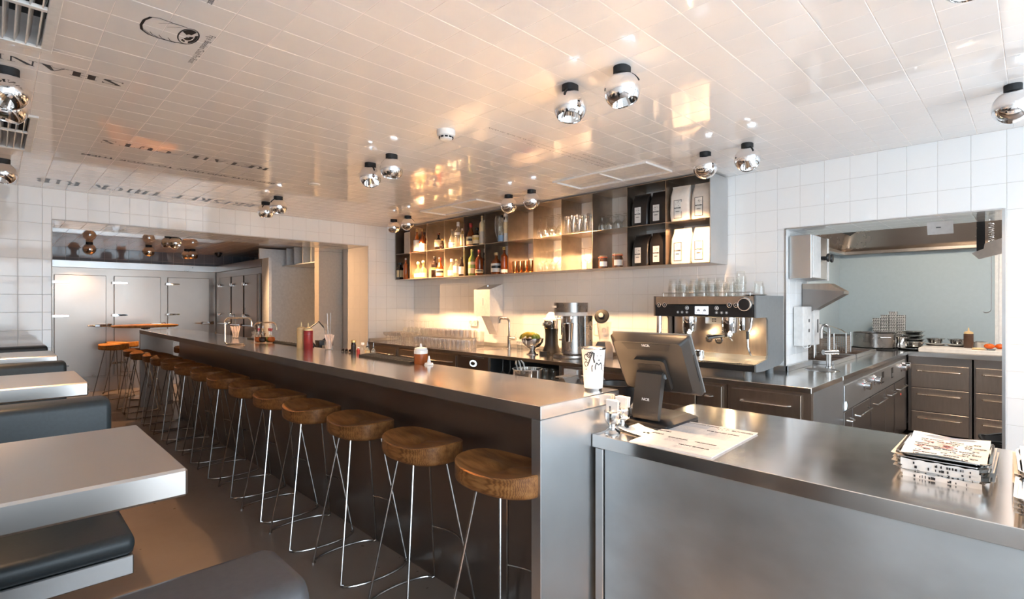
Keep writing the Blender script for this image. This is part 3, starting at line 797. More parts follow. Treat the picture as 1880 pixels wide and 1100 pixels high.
# bowl sinks let into it
MB().lathe([(.155, .001), (.150, .003), (.145, .001), (.14, .0006)], (3.98, 4.36, CZ), 30).out('sink_rim', 'steel', wt)
MB().lathe([(0, .0008), (.139, .0012)], (3.98, 4.36, CZ), 30).out('sink_bowl', 'steel_bar_panel', wt)
MB().lathe([(.125, .001), (.120, .004), (.115, .001)], (4.585, 1.172, CZ), 32).out('sink_rim', 'chrome', wt)
MB().lathe([(0, .0006), (.116, .0012)], (4.585, 1.172, CZ), 32).out('sink_bowl', 'steel_bar_panel', wt)

def handle_y(parent, x, y0, y1, z, r=.006, mat='rod_steel'):
    return MB().tube([(x, y0, z), (x - .022, y0 + .012, z), (x - .028, y0 + .03, z), (x - .028, y1 - .03, z), (x - .022, y1 - .012, z), (x, y1, z)], r, 8).out('handle', mat, parent)
def unit(label, y0, y1, drawers, mat='steel_warm', group='units under the back counter'):
    t = thing('drawer_unit', label, 'cabinet', (0, 0, 0), 0, group)
    MB().box((CX0 + .03, y0, .08), (XB - .02, y1, CZ - .0345)).out('body', mat, t)
    for (a, b, z0, z1) in drawers:
        d = MB().box((CX0 + .01, a, z0), (CX0 + .0295, b, z1), .002).out('drawer', mat, t)
        handle_y(d, CX0 + .01, a + .06, b - .06, z0 + (z1 - z0) * .55)
    return t
unit('dark steel drawer unit at the left end of the back counter', 5.62, 6.34, [(5.66, 6.30, .70, .865), (5.66, 6.30, .50, .69), (5.66, 6.30, .12, .49)])
unit('wide dark steel drawer unit under the rows of glasses', 4.43, 5.615, [(4.46, 5.58, .70, .865), (4.46, 5.58, .50, .69), (4.46, 5.58, .12, .49)])
t = thing('ice_machine', 'dark under-counter machine with a glowing white oval badge', 'appliance', (0, 0, 0))
MB().box((CX0 + .012, 3.93, .08), (XB - .02, 4.425, CZ - .0345), .002).out('body', 'steel_bar_panel', t)
m_ = MB().lathe([(0, .004), (.052, .004), (.058, 0), (0, 0)], n=28)
m_.tr(0, Matrix.Translation((CX0 + .012, 4.17, .805)) @ Matrix.Rotation(-PI / 2, 4, 'Y') @ Matrix.Diagonal((.62, 1.0, 1, 1))); m_.out('badge', 'sign_white', t)
m_ = MB().lathe([(0, .0055), (.036, .0055), (.036, .004), (0, .004)], n=28)
m_.tr(0, Matrix.Translation((CX0 + .012, 4.17, .805)) @ Matrix.Rotation(-PI / 2, 4, 'Y') @ Matrix.Diagonal((.55, 1.0, 1, 1))); m_.out('badge_centre', 'steel_bar_panel', t)
for dz in (-.009, 0, .009): MB().box((CX0 + .0068, 4.145, .803 + dz), (CX0 + .0078, 4.195, .806 + dz)).out('badge_line', 'paper_grey', t)
MB().box((CX0 + .004, 4.0, .868), (CX0 + .0118, 4.36, .876)).out('door_grip', 'steel', t)
t = thing('glass_shelf_unit', 'open dark shelf unit under the counter holding stemmed glasses', 'shelf', (0, 0, 0))
mb = MB(); mb.box((CX0 + .02, 2.985, .08), (XB - .02, 3.0, CZ - .0345)); mb.out('side', 'steel', t)
MB().box((CX0 + .02, 3.91, .08), (XB - .02, 3.925, CZ - .0345)).out('side', 'steel', t)
MB().box((4.0, 3.0, .08), (4.02, 3.91, CZ - .0345)).out('back', 'dark_recess', t)
MB().box((CX0 + .02, 3.0, .60), (4.0, 3.91, .615)).out('shelf', 'steel_bar_panel', t)
u_ = unit('dark steel cabinet left of the till screen', 2.14, 2.98, [(2.17, 2.76, .12, .865)])
MB().box((CX0 + .0, 2.785, .12), (CX0 + .0295, 2.93, .865), .002).out('side_door', 'white_paint', u_)
unit('dark steel drawer unit right behind the till screen', 1.50, 2.135, [(1.53, 1.71, .70, .865), (1.72, 2.11, .70, .865), (1.53, 2.11, .12, .69)])
u_ = unit('dark steel drawer unit below the coffee machine, at the corner', .99, 1.495, [(1.03, 1.465, .70, .865), (1.03, 1.465, .50, .69), (1.03, 1.465, .12, .49)])
MB().box((CX0 + .006, .97, .0), (CX0 + .05, .9885, CZ - .0345)).out('corner_post', 'steel_warm', u_)

# ------------------------------------------------------------------ compartment shelf on the wall
SX0, SX1, SZ0, SZM, SZ1 = 3.982, XB - .006, 1.762, 2.118, 2.476
DY = [6.329, 5.967, 5.583, 5.208, 4.827, 4.447, 4.069, 3.692, 3.312, 2.935, 2.555, 2.181, 1.802]
sh = thing('wall_shelf', 'raw steel wall shelf of twenty-four compartments under the ceiling', 'shelf', (0, 0, 0))
e = .005
MB().box((SX0, DY[-1], SZ1 - e), (SX1, DY[0], SZ1)).out('top_plate', 'steel_shelf', sh)
MB().box((SX0, DY[-1], SZ0), (SX1, DY[0], SZ0 + e)).out('bottom_plate', 'steel_shelf', sh)
MB().box((SX0 - .002, DY[-1] - .006, SZ0), (SX1, DY[-1] - .0002, SZ1)).out('side_plate', 'steel', sh)
MB().box((SX0, DY[0] - .0055, SZ0 + e), (SX1, DY[0] - .0005, SZ1 - e)).out('side_plate', 'steel_shelf', sh)
for y in DY[1:-1]: MB().box((SX0, y - e / 2, SZ0 + e), (SX1, y + e / 2, SZ1 - e)).out('divider', 'steel_shelf', sh)
for i in range(12): MB().box((SX0 + .001, DY[i + 1] + e / 2 + .0002, SZM - e / 2), (SX1, DY[i] - e / 2 - .0002, SZM + e / 2)).out('shelf_plate', 'steel_shelf', sh)
ZT, ZB_ = SZM + e / 2, SZ0 + e

# --- glassware
def prof_mesh(name, prof, n, mat):
    me = MB().lathe(prof, n=n).mesh(name, 50); me.materials.append(MATS[mat]); return me
ME = {
 'tumbler': prof_mesh('tumbler', [(0, .0), (.030, .0), (.033, .004), (.038, .098), (.0365, .098), (.030, .012), (0, .012)], 16, 'rack_glass'),
 'wine': prof_mesh('wine', [(.0, .0), (.036, .0), (.034, .003), (.006, .010), (.0042, .02), (.0042, .095), (.010, .105), (.032, .125), (.040, .155), (.038, .19), (.033, .215), (.0318, .215), (.037, .185), (.0385, .155), (.03, .128), (0, .108)], 18, 'clear_glass'),
 'coupe': prof_mesh('coupe', [(0, 0), (.034, 0), (.032, .003), (.005, .010), (.004, .02), (.004, .075), (.012, .082), (.038, .1), (.046, .135), (.045, .135), (.036, .103), (0, .084)], 18, 'rack_glass'),
 'highball': prof_mesh('highball', [(0, 0), (.027, 0), (.029, .004), (.031, .160), (.0295, .160), (.027, .014), (0, .014)], 16, 'clear_glass'),
 'goblet': prof_mesh('goblet', [(0, 0), (.034, 0), (.032, .003), (.007, .010), (.006, .045), (.014, .055), (.038, .075), (.043, .105), (.038, .145), (.0365, .145), (.041, .105), (.036, .078), (0, .058)], 18, 'clear_glass'),
 'cup': prof_mesh('cup', [(0, 0), (.026, 0), (.028, .004), (.030, .03), (.036, .034), (.040, .088), (.0385, .088), (.028, .014), (0, .013)], 16, 'clear_glass'),
}
def gl(kind, name, label, cat, loc, group, inv=False, s=1.0):
    o = bpy.data.objects.new(name, ME[kind]); COL.objects.link(o); o.scale = (s, s, s)
    z = loc[2]
    if inv:
        h = max(v.co.z for v in ME[kind].vertices) * s
        o.rotation_euler = (PI, 0, 0); z += h
    o.location = (loc[0], loc[1], z); o.rotation_euler.z = RND.uniform(0, 3)
    return tag(o, label, cat, group)
def cell(col, row): return (DY[col + 1] + .012, DY[col] - .012, (ZT if row else ZB_) + .0005)
def inrow(kind, name, label, cat, col, row, group, xs_, n, inv=True, s=1.0, y0=None, y1=None):
    a, b, z = cell(col, row); rn = ['front', 'middle', 'rear']; nt_ = ['first', 'second', 'third', 'fourth', 'fifth']
    a = a if y0 is None else y0; b = b if y1 is None else y1
    for i, x in enumerate(xs_):
        for k in range(n):
            lb = label if len(xs_) * n == 1 else f'{label}, {rn[i]} row, {nt_[n - 1 - k]} from left'
            gl(kind, name, lb, cat, (x, a + (b - a) * (k + .5) / n, z), group, inv, s)
inrow('wine', 'wine_glass', 'upturned wine glass in the eighth upper compartment', 'glass', 7, 1, 'wine glasses upper row', (4.03, 4.12, 4.21), 4, True, .98)
inrow('wine', 'wine_glass', 'upturned wine glass in the eighth lower compartment', 'glass', 7, 0, 'wine glasses lower row', (4.03, 4.12, 4.21), 4, True, .98)
inrow('highball', 'highball_glass', 'tall tumbler in the ninth upper compartment of the shelf', 'glass', 8, 1, 'tall tumblers on the shelf', (4.02, 4.10, 4.18), 5, False, 1.1)
inrow('wine', 'wine_glass', 'upturned wine glass at the right of the ninth lower compartment', 'glass', 8, 0, 'wine glasses ninth compartment', (4.08, 4.18), 2, True, .98, 2.96, 3.15)
inrow('goblet', 'goblet', 'short-stemmed goblet in the tenth upper compartment', 'glass', 9, 1, 'goblets on the shelf', (4.06, 4.16), 4, True, .95)
inrow('wine', 'wine_glass', 'single upturned wine glass beside the copper cups compartment', 'glass', 6, 1, None, (4.12,), 1, True, .8, 3.73, 3.83)
me_cup = prof_mesh('copper_cup', [(0, 0), (.028, 0), (.031, .004), (.036, .10), (.0345, .10), (.029, .008), (0, .008)], 18, 'copper')
a, b, z = cell(6, 0)
for r_, x in enumerate((4.03, 4.12)):
    for k in range(4):
        o = mkobj('copper_cup', me_cup, None, None, (x - .01, a + .06 + .078 * k, z)); o.scale = (1, 1, 1.25)
        tag(o, f'shiny copper cup in the seventh lower compartment, {("front", "rear")[r_]} row, {("fourth", "third", "second", "first")[k]} from left', 'cup', 'copper cups on the shelf')

# --- bottles
BP = {  # profiles scaled to height 1, radius 1
 'round': [(0, 0), (.92, 0), (1, .02), (1, .60), (.92, .66), (.45, .74), (.36, .78), (.36, .93), (.42, .935), (.42, .96), (.36, .965), (.36, .97), (0, .97)],
 'slope': [(0, 0), (.9, 0), (1, .03), (1, .42), (.8, .55), (.40, .72), (.34, .76), (.34, .94), (.40, .945), (.40, .97), (0, .97)],
 'squat': [(0, 0), (.9, 0), (1, .04), (1, .42), (.9, .55), (.45, .66), (.30, .70), (.28, .85), (.34, .86), (.34, .9), (0, .9)],
 'decanter': [(0, 0), (.82, 0), (.95, .04), (1, .18), (.92, .42), (.5, .58), (.28, .64), (.28, .82), (.36, .83), (.36, .86), (0, .86)],
 'tall': [(0, 0), (.92, 0), (1, .02), (.98, .70), (.85, .76), (.38, .82), (.34, .84), (.34, .96), (.4, .965), (.4, .98), (0, .98)],
}
SHELF_USED = {}
def bottle(label, x, y, z, h, r, kind, body, lab=None, labz=(.12, .5), cap=None, capr=.42, caph=.09, ball=False, band=None, sq=False, neck=None):
    col = max(i for i in range(12) if DY[i] >= y); rr_ = r * (.72 if sq else 1.0)
    deep = x > 4.14; x = (4.14 if deep else 3.990) + rr_
    y = min(max(y * x / SX0, DY[col + 1] + rr_ + .006), DY[col] - rr_ - .006)
    if not deep:
        for (oy, orr) in SHELF_USED.get((col, round(z, 2)), []):
            if y > oy - orr - rr_ - .003: y = oy - orr - rr_ - .003
        if y < DY[col + 1] + rr_ + .004: x += .115; y = DY[col + 1] + rr_ + .02
        else: SHELF_USED.setdefault((col, round(z, 2)), []).append((y, rr_))
    t = thing('bottle', label, 'bottle', (x, y, z), 0, 'liquor bottles on the wall shelf')
    P = BP[kind]; n = 4 if sq else 18
    mb = MB().lathe([(rr * r, zz * h) for rr, zz in P], n=n)
    if sq: mb.tr(0, Matrix.Rotation(PI / 4, 4, 'Z'))
    mb.out('glass_body', body, t, sharp=40)
    if lab:
        z0, z1 = labz
        if sq:
            q = r * .708 + .0012; MB().box((-q, -q * .8, z0 * h), (-q + .001, q * .8, z1 * h)).out('paper_label', lab, t)
            MB().box((-q * .8, -q, z0 * h), (q * .8, -q + .001, z1 * h)).out('paper_label', lab, t)
        else:
            vv = []; fs = []; N = 14
            for k in range(N + 1):
                a = PI * 1.25 + PI * .62 * (k / N * 2 - 1)
                for zz in (z0, z1): vv.append(((r + .0012) * math.cos(a), (r + .0012) * math.sin(a), zz * h))
            for k in range(N): fs.append((2 * k, 2 * k + 2, 2 * k + 3, 2 * k + 1))
            MB().add(vv, fs).out('paper_label', lab, t)
            if band:
                vv = [(vx * 1.004, vy * 1.004, (z0 + (z1 - z0) * (.45 if i % 2 == 0 else .75)) * h) for i, (vx, vy, vz) in enumerate(vv)]
                MB().add(vv[6:-6], [f for f in fs if f[2] < len(vv) - 12]).out('label_print', band, t)
    if cap:
        zt = P[-1][1] * h
        if ball: MB().lathe([(0, zt - .004)] + [(capr * r * math.sin(PI * k / 8) + (.0 if k in (0, 8) else .0), zt + capr * r * (1 - math.cos(PI * k / 8))) for k in range(1, 8)] + [(0, zt + 2 * capr * r)], n=14).out('stopper', cap, t)
        else: MB().lathe([(0, zt - caph * h * .8), (capr * r, zt - caph * h * .8), (capr * r, zt + .006), (capr * r * .9, zt + .009), (0, zt + .009)], n=14).out('cap', cap, t)
    return t
def cy_(col, f): return DY[col] + (DY[col + 1] - DY[col]) * f       # f from left to right
U, Lw = ZT + .0005, ZB_ + .0005
bottle('dark square bottle with cream label, leftmost on the lower shelf', 4.07, cy_(0, .34), Lw, .235, .055, 'round', 'dark_bottle', 'label_cream', (.14, .56), 'black_plastic', .5, .1, sq=True, band='ink')
bottle('tall rosy bottle with pale stopper, lower left of the shelf', 4.05, cy_(0, .72), Lw, .27, .036, 'tall', 'rose_liquor', None, (0, 0), 'label_white', .42, .08, ball=True)
t = thing('carton', 'plain pale carton in the first upper compartment', 'box', (4.10, cy_(0, .68), U)); MB().box((-.08, -.085, 0), (.08, .085, .29), .003).out('box_body', 'panel_beige', t); MB().box((-.0815, -.07, .285), (.0815, .07, .2925)).out('flap', 'paper', t)
bottle('amber bottle with large white label, left of its upper compartment', 4.05, cy_(1, .42), U, .315, .043, 'slope', 'amber_glass', 'label_white', (.06, .52), 'label_gold', .38, .10)
bottle('amber bottle with split white label, right of its upper compartment', 4.10, cy_(1, .74), U, .305, .043, 'slope', 'dark_amber', 'label_white', (.03, .36), 'label_gold', .38, .10)
bottle('third amber bottle tucked against the divider of the second upper compartment', 4.20, cy_(1, .86), U, .29, .038, 'round', 'dark_amber', 'label_cream', (.1, .45), 'black_plastic')
for k, (f, x) in enumerate(((.22, 4.2), (.50, 4.06), (.80, 4.10))):
    bottle(['small pale bottle at the back of the second lower compartment', 'clear round bottle with ball stopper, middle of the second lower compartment', 'clear round bottle with ball stopper, right of the second lower compartment'][k], x, cy_(1, f), Lw, (.15, .205, .215)[k], (.035, .052, .052)[k], 'squat', 'yellow_bottle', 'label_white', (.08, .34), 'label_cream', .46, .1, ball=True)
bottle('dark decanter bottle with cream label, third upper compartment', 4.10, cy_(2, .68), U, .245, .05, 'decanter', 'dark_bottle', 'label_cream', (.16, .52), 'dark_amber', .45, .1)
bottle('small dark round flask beside the decanter, third upper compartment', 4.06, cy_(2, .42), U, .12, .04, 'squat', 'dark_bottle', None, (0, 0), 'label_gold', .4, .1, ball=True)
bottle('dark bottle with gold label against the divider, third upper compartment', 4.08, cy_(2, .92), U, .20, .03, 'round', 'dark_amber', 'label_gold', (.1, .7), 'black_plastic')
bottle('dark bottle with a gold band, left of the third lower compartment', 4.07, cy_(2, .46), Lw, .275, .045, 'round', 'dark_bottle', 'label_gold', (.36, .46), 'black_plastic', band='ink')
bottle('dark brown bottle with tan label, right of the third lower compartment', 4.06, cy_(2, .76), Lw, .25, .05, 'slope', 'dark_amber', 'label_cream', (.08, .42), 'red_wax', .38, .08, band='ink')
bottle('white ceramic-look bottle with blue band, fourth upper compartment', 4.07, cy_(3, .42), U, .235, .042, 'slope', 'pale_bottle', 'label_white', (.05, .30), 'cork', .36, .07, band='label_blue')
bottle('tall pale bottle with long white cap, fourth upper compartment', 4.09, cy_(3, .72), U, .315, .045, 'round', 'pale_bottle', 'label_white', (.48, .58), 'label_white', .42, .17)
bottle('pale gold bottle at the right of the fourth upper compartment', 4.12, cy_(3, .93), U, .22, .028, 'tall', 'yellow_bottle', 'label_cream', (.1, .7), 'label_white')
bottle('clear flared bottle with white cap, fourth lower compartment', 4.07, cy_(3, .40), Lw, .25, .052, 'decanter', 'pale_bottle', 'label_white', (.05, .32), 'label_white', .42, .13)
bottle('clear bottle with big white label, middle of the fourth lower compartment', 4.06, cy_(3, .64), Lw, .21, .042, 'round', 'pale_bottle', 'label_white', (.2, .62), 'cork', .4, .06)
bottle('dark bottle with white label, right of the fourth lower compartment', 4.08, cy_(3, .90), Lw, .23, .038, 'slope', 'dark_bottle', 'label_white', (.1, .5), 'black_plastic')
bottle('bottle with red wax neck and cream label, fifth upper compartment', 4.06, cy_(4, .28), U, .275, .052, 'slope', 'dark_amber', 'label_cream', (.06, .40), 'red_wax', .38, .20, band='ink')
bottle('round dark bottle with oval cream label, fifth upper compartment', 4.10, cy_(4, .60), U, .235, .054, 'decanter', 'dark_bottle', 'label_cream', (.08, .5), 'black_plastic', .42, .12, band='label_gold')
bottle('slim tan bottle reaching high, right of the fifth upper compartment', 4.06, cy_(4, .87), U, .335, .034, 'tall', 'label_cream', 'panel_beige', (.05, .45), 'cork', .36, .06)
bottle('green bottle with yellow label, left of the fifth lower compartment', 4.07, cy_(4, .40), Lw, .315, .044, 'round', 'green_bottle', 'label_cream', (.08, .52), 'label_gold', .38, .07, band='label_green')
bottle('dark bottle with red cap, middle of the fifth lower compartment', 4.07, cy_(4, .74), Lw, .30, .046, 'round', 'dark_amber', 'label_cream', (.08, .22), 'red_wax', .4, .1, band='ink')
bottle('dark bottle at the right of the fifth lower compartment', 4.15, cy_(4, .95), Lw, .28, .025, 'round', 'dark_bottle', None, (0, 0), 'black_plastic')
t = thing('beer_glass', 'large curved empty beer glass in the sixth upper compartment', 'glass', (4.045, 4.275, U))
MB().lathe([(0, 0), (.034, 0), (.036, .006), (.022, .02), (.026, .05), (.048, .12), (.056, .19), (.052, .26), (.046, .30), (.0445, .30), (.05, .26), (.054, .19), (.046, .12), (.024, .05), (0, .03)], n=22).out('bowl', 'clear_glass', t)
MB().lathe([(.0445, .3), (.047, .301), (.0465, .304), (.0445, .304)], n=22).out('rim', 'clear_glass', t)
bottle('clear bottle with blue base label, sixth upper compartment', 4.08, cy_(5, .73), U, .31, .04, 'round', 'pale_bottle', 'label_blue', (.03, .25), 'black_plastic')
bottle('tall white tube at the right of the sixth upper compartment', 4.12, cy_(5, .92), U, .31, .028, 'tall', 'label_white', 'label_cream', (.3, .7), 'label_white', .9, .1)
bottle('small dark bottle at the left of the sixth lower compartment, in shadow', 4.22, cy_(5, .25), Lw, .15, .03, 'round', 'dark_bottle', None, (0, 0), 'black_plastic')
bottle('square jug bottle with white emblem label, sixth lower compartment', 4.06, cy_(5, .50), Lw, .265, .06, 'squat', 'dark_amber', 'label_white', (.10, .46), 'cork', .4, .1, band='ink')
bottle('dark bottle with low white label, right of the sixth lower compartment', 4.06, cy_(5, .84), Lw, .30, .042, 'round', 'dark_amber', 'label_white', (.04, .16), 'label_gold', .42, .10)

# --- coffee bags and preserving jars
def bag(label, y, z, w, h, d, mat, black):
    t = thing('coffee_bag', label, 'bag', (4.02, y, z), RND.uniform(-.06, .06), 'coffee bags on the wall shelf')
    nx, nz = 10, 9; vv = []; fs = []
    prof = [(0, .92, .95), (.06, 1, 1), (.25, 1, 1), (.5, .99, .96), (.72, .97, .80), (.86, .94, .5), (.94, .93, .16), (.97, .93, .08), (1.0, .93, .06)]
    lean = RND.uniform(-.01, .015)
    for (fz, fw, fd) in prof:
        ring = rrect(-d / 2 * fd, d / 2 * fd, -w / 2 * fw, w / 2 * fw, min(.02, d / 2 * fd * .9), 3)
        ring = [(x + d / 2 + RND.uniform(-.002, .002) - lean * fz, y_ + RND.uniform(-.0025, .0025), fz * h) for x, y_ in ring]
        vv += ring
    N = len(ring)
    for i in range(len(prof) - 1):
        for k in range(N): fs.append((i * N + k, i * N + (k + 1) % N, (i + 1) * N + (k + 1) % N, (i + 1) * N + k))
    fs.append(tuple(reversed(range(N)))); fs.append(tuple(range((len(prof) - 1) * N, len(prof) * N)))
    MB().add(vv, fs).out('bag_body', mat, t, sharp=50)
    lw, l0, l1 = .030, .10 * h, .58 * h
    oy = .012; xf = -.0035
    if not black: MB().box((xf - .0002, oy - lw - .004, l0 - .004), (xf + .002, oy + lw + .004, l1 + .004)).out('label_border', 'ink', t)
    lb = MB().box((xf - .001, oy - lw, l0), (xf + .002, oy + lw, l1)).out('paper_label', 'label_white', t)
    Mf = lambda yy, zz: frame_matrix((xf - .0018, yy, zz), (0, -1, 0), (0, 0, 1))
    text('label_print', 'BUTCHER', .0125, 'ink', lb, Mf(oy, l0 + (l1 - l0) * .56), 1.0, .0006)
    text('label_print', 'ESPRESSO', .008, 'ink', lb, Mf(oy, l0 + (l1 - l0) * .36), 1.0, .0003)
    lg = MB()      # small emblem of splashes above the lettering
    for k in range(9):
        a = RND.uniform(0, 6.3); rr = RND.uniform(.004, .02); cx_, cz_ = oy + rr * math.cos(a), l0 + (l1 - l0) * .78 + rr * 1.1 * math.sin(a); q = RND.uniform(.0015, .004)
        lg.add([(xf - .0016, cx_ - q, cz_), (xf - .0016, cx_, cz_ - q * .6), (xf - .0016, cx_ + q, cz_ + q), (xf - .0016, cx_, cz_ + q * .8)], [(0, 1, 2, 3)])
    lg.out('emblem', 'ink', lb)
for row, zz in ((1, U), (0, Lw)):
    rn = 'upper' if row else 'lower'
    for k, f in enumerate((.26, .74)):
        sd = 'left' if k == 0 else 'right'
        bag(f'black coffee bag with white label, {sd} one in the {rn} black pair', cy_(10, f), zz, .168, .285, .13, 'bag_black', True)
        bag(f'white coffee bag with framed label, {sd} one in the {rn} white pair', cy_(11, f + .01), zz, .165, .30, .13, 'bag_white', False)
for k, (f, x, s) in enumerate(((.20, 4.045, 1.0), (.46, 4.14, .9), (.62, 4.05, 1.12))):
    t = thing('preserving_jar', ['clip-top jar with white label, left of the three jars', 'clip-top jar half hidden between two others', 'clip-top jar with white label, right of the three jars'][k], 'jar', (x, cy_(9, f), Lw), 0, 'clip-top jars on the shelf')
    MB().lathe([(0, 0), (.04 * s, 0), (.044 * s, .006), (.044 * s, .075 * s), (.038 * s, .09 * s), (.038 * s, .097 * s), (0, .097 * s)], n=20).out('glass_body', 'brown_sauce', t)
    MB().lathe([(.0, .0975 * s), (.043 * s, .0975 * s), (.043 * s, .104 * s), (.0, .104 * s)], n=20).out('rubber_seal', 'rubber_orange', t)
    MB().lathe([(0, .1045 * s), (.042 * s, .1045 * s), (.038 * s, .118 * s), (0, .12 * s)], n=20).out('lid', 'pale_bottle', t)
    MB().tube([(-.046 * s, 0, .06 * s), (-.05 * s, .004, .085 * s), (-.048 * s, 0, .11 * s)], .0022, 6).out('wire_clip', 'rod_steel', t)
    vv = []; fs = []
    for q in range(11):
        a = PI * 1.25 + .9 * (q / 5 - 1); vv += [(.0448 * s * math.cos(a), .0448 * s * math.sin(a), .018), (.0448 * s * math.cos(a), .0448 * s * math.sin(a), .062 * s)]
    for q in range(10): fs.append((2 * q, 2 * q + 2, 2 * q + 3, 2 * q + 1))
    MB().add(vv, fs).out('paper_label', 'label_white', t)
# ------------------------------------------------------------------ glasses on the back counter
def rack(label, x0, x1, y0, y1, z):
    t = thing('glass_tray', label, 'tray', (0, 0, z))
    MB().box((x0, y0, 0), (x1, y1, .004), .001).out('tray_plate', 'steel', t)
    mb = MB(); mb.tube([(x0, y0, .008), (x1, y0, .008), (x1, y1, .008), (x0, y1, .008)], .003, 6, True); mb.out('tray_rim', 'rod_steel', t)
ROWN = ['front', 'middle', 'back']
NTH = ['first', 'second', 'third', 'fourth', 'fifth', 'sixth', 'seventh', 'eighth', 'ninth', 'tenth', 'eleventh', 'twelfth', 'thirteenth']
for i, x in enumerate((3.67, 3.76)):
    for k in range(12):
        gl('tumbler', 'tumbler', f'clear tumbler, {NTH[11 - k]} from the left in the {("front", "second")[i]} row on the counter', 'glass', (x, 4.46 + .083 * k, CZ + .0005), 'tumblers on the back counter')
rack('thin steel tray carrying the upper tumblers', 3.78, 4.03, 4.62, 5.50, CZ + .101)
for y in (4.66, 5.46):
    for x in (3.81, 4.0): gl('tumbler', 'tumbler', 'tumbler holding up a ' + ('right' if y < 5 else 'left') + (' front' if x < 3.9 else ' rear') + ' corner of the glass tray', 'glass', (x, y, CZ + .0005), 'tumblers under the tray', s=1.02)
for i, x in enumerate((3.82, 3.905, 3.99)):
    for k in range(10):
        gl('tumbler', 'tumbler', f'clear tumbler on the tray, {NTH[9 - k]} from the left in its {ROWN[i]} row', 'glass', (x, 4.67 + .085 * k, CZ + .1055), 'tumblers on the tray')
for k in range(7):
    gl('tumbler', 'tumbler', f'tall tumbler of the rearmost row by the sockets, {NTH[6 - k]} from the left', 'glass', (4.19, 4.78 + .135 * k, CZ + .0005), 'rear row tumblers', s=1.75)
for i, x in enumerate((3.70, 3.80, 3.90)):
    for k in range(6):
        gl('coupe', 'coupe_glass', f'stemmed coupe glass, {NTH[5 - k]} from the left in the {ROWN[i]} coupe row', 'glass', (x, 5.58 + .105 * k, CZ + .0005), 'coupe glasses on the back counter')
for k in range(6):
    for i, x in enumerate((3.97, 4.08)): gl('wine', 'wine_glass', f'upturned wine glass at the left counter end, {NTH[5 - k]} of its {("front", "back")[i]} row', 'glass', (x, 5.58 + .098 * k, CZ + .105), 'wine glasses at the left counter end', True, .82)
rack('thin steel tray carrying the upturned wine glasses', 3.92, 4.15, 5.52, 6.12, CZ + .10)
for y in (5.56, 6.08):
    for x in (3.955, 4.11): gl('tumbler', 'tumbler', 'tumbler propping the ' + ('right' if y < 5.8 else 'left') + (' front' if x < 4 else ' rear') + ' of the wine glass tray', 'glass', (x, y, CZ + .0005), 'tumblers under the wine glass tray', s=1.01)
# glasses hanging in the open unit under the counter
for k in range(4):
    gl('wine', 'wine_glass', f'upturned wine glass in the dark unit, {NTH[3 - k]} from the left', 'glass', (3.66, 3.50 + .105 * k, .6155), 'glasses under the counter left', True, 1.2)
for k in range(5):
    for x in (3.63, 3.72): gl('goblet', 'goblet', f'smoky goblet in the open unit, {NTH[4 - k]} from the left in the {"front" if x < 3.7 else "back"} row', 'glass', (x, 3.03 + .092 * k, .6155), 'goblets under the counter', False, 1.45)

# ------------------------------------------------------------------ wall dispenser, sockets, tap
t = thing('paper_dispenser', 'white metal paper towel dispenser with sloping top on the tiles', 'dispenser', (0, 0, 0))
MB().prism_y([(XB - .006, 1.285), (4.092, 1.285), (4.092, 1.60), (XB - .006, 1.668)], 4.486, 4.768).out('housing', 'white_paint', t)
MB().prism_y([(4.303, 1.2848), (4.15, 1.2848), (4.28, 1.06)], 4.56, 4.70).out('paper_towel', 'paper', t)
MB().box((4.0905, 4.60, 1.41), (4.0918, 4.615, 1.50)).out('level_slot', 'paper_grey', t)
MB().lathe([(0, 0), (.011, 0), (.011, .016), (0, .018)], (4.19, 4.63, 1.638), 12).out('lock', 'chrome', t)
for k, (y, z, lab) in enumerate(((5.02, 1.19, 'white double socket on the tiles above the tumblers'), (3.78, 1.14, 'round white socket on the tiles beside the fruit'), (3.02, 1.17, 'white socket with plug behind the blender'))):
    t = thing('wall_socket', lab, 'socket', (XB - .006, y, z), 0, 'wall sockets')
    mb = MB().prism(rrect(-.04, .04, -.075 if k == 0 else -.04, .075 if k == 0 else .04, .012), 0, .012)
    mb.tr(0, Matrix.Rotation(-PI / 2, 4, 'Y')); mb.out('plate', 'white_plastic', t)
    for dy in ((-.037, .037) if k == 0 else (0,)):
        m2 = MB().lathe([(.028, .013), (.026, .017), (.022, .0125), (0, .0125)], n=18); m2.tr(0, Matrix.Translation((0, dy, 0)) @ Matrix.Rotation(-PI / 2, 4, 'Y')); m2.out('socket_ring', 'paper_grey', t)
t = thing('sink_tap', 'tall bent chrome tap by the round sink on the back counter', 'tap', (4.12, 4.19, CZ))
MB().lathe([(0, 0), (.027, 0), (.027, .01), (.020, .014), (.020, .15), (0, .15)], n=18).out('column', 'rod_steel', t)
MB().tube([(0, 0, .15), (0, 0, .30)] + arc((0, .045, .30), .045, PI, PI / 2, 6, 'yz')[1:] + [(0, .13, .345)] + arc((0, .13, .325), .02, PI / 2, 0, 4, 'yz')[1:] + [(0, .15, .29)], .0115, 12).out('spout', 'rod_steel', t)
MB().tube([(0, 0, .12), (0, -.10, .12)], .019, 12).out('mixer', 'rod_steel', t); MB().tube([(0, -.085, .135), (-.01, -.12, .19)], .004, 6).out('lever', 'rod_steel', t)
t = thing('glass_beaker', 'small clear beaker beside the tap', 'glass', (4.0, 3.90, CZ)); MB().lathe([(0, 0), (.034, 0), (.038, .11), (.0365, .11), (.033, .006), (0, .006)], n=18).out('wall', 'clear_glass', t); MB().lathe([(0, .1), (.0365, .1), (.040, .112), (.0, .113)], n=18).out('lid', 'white_plastic', t)
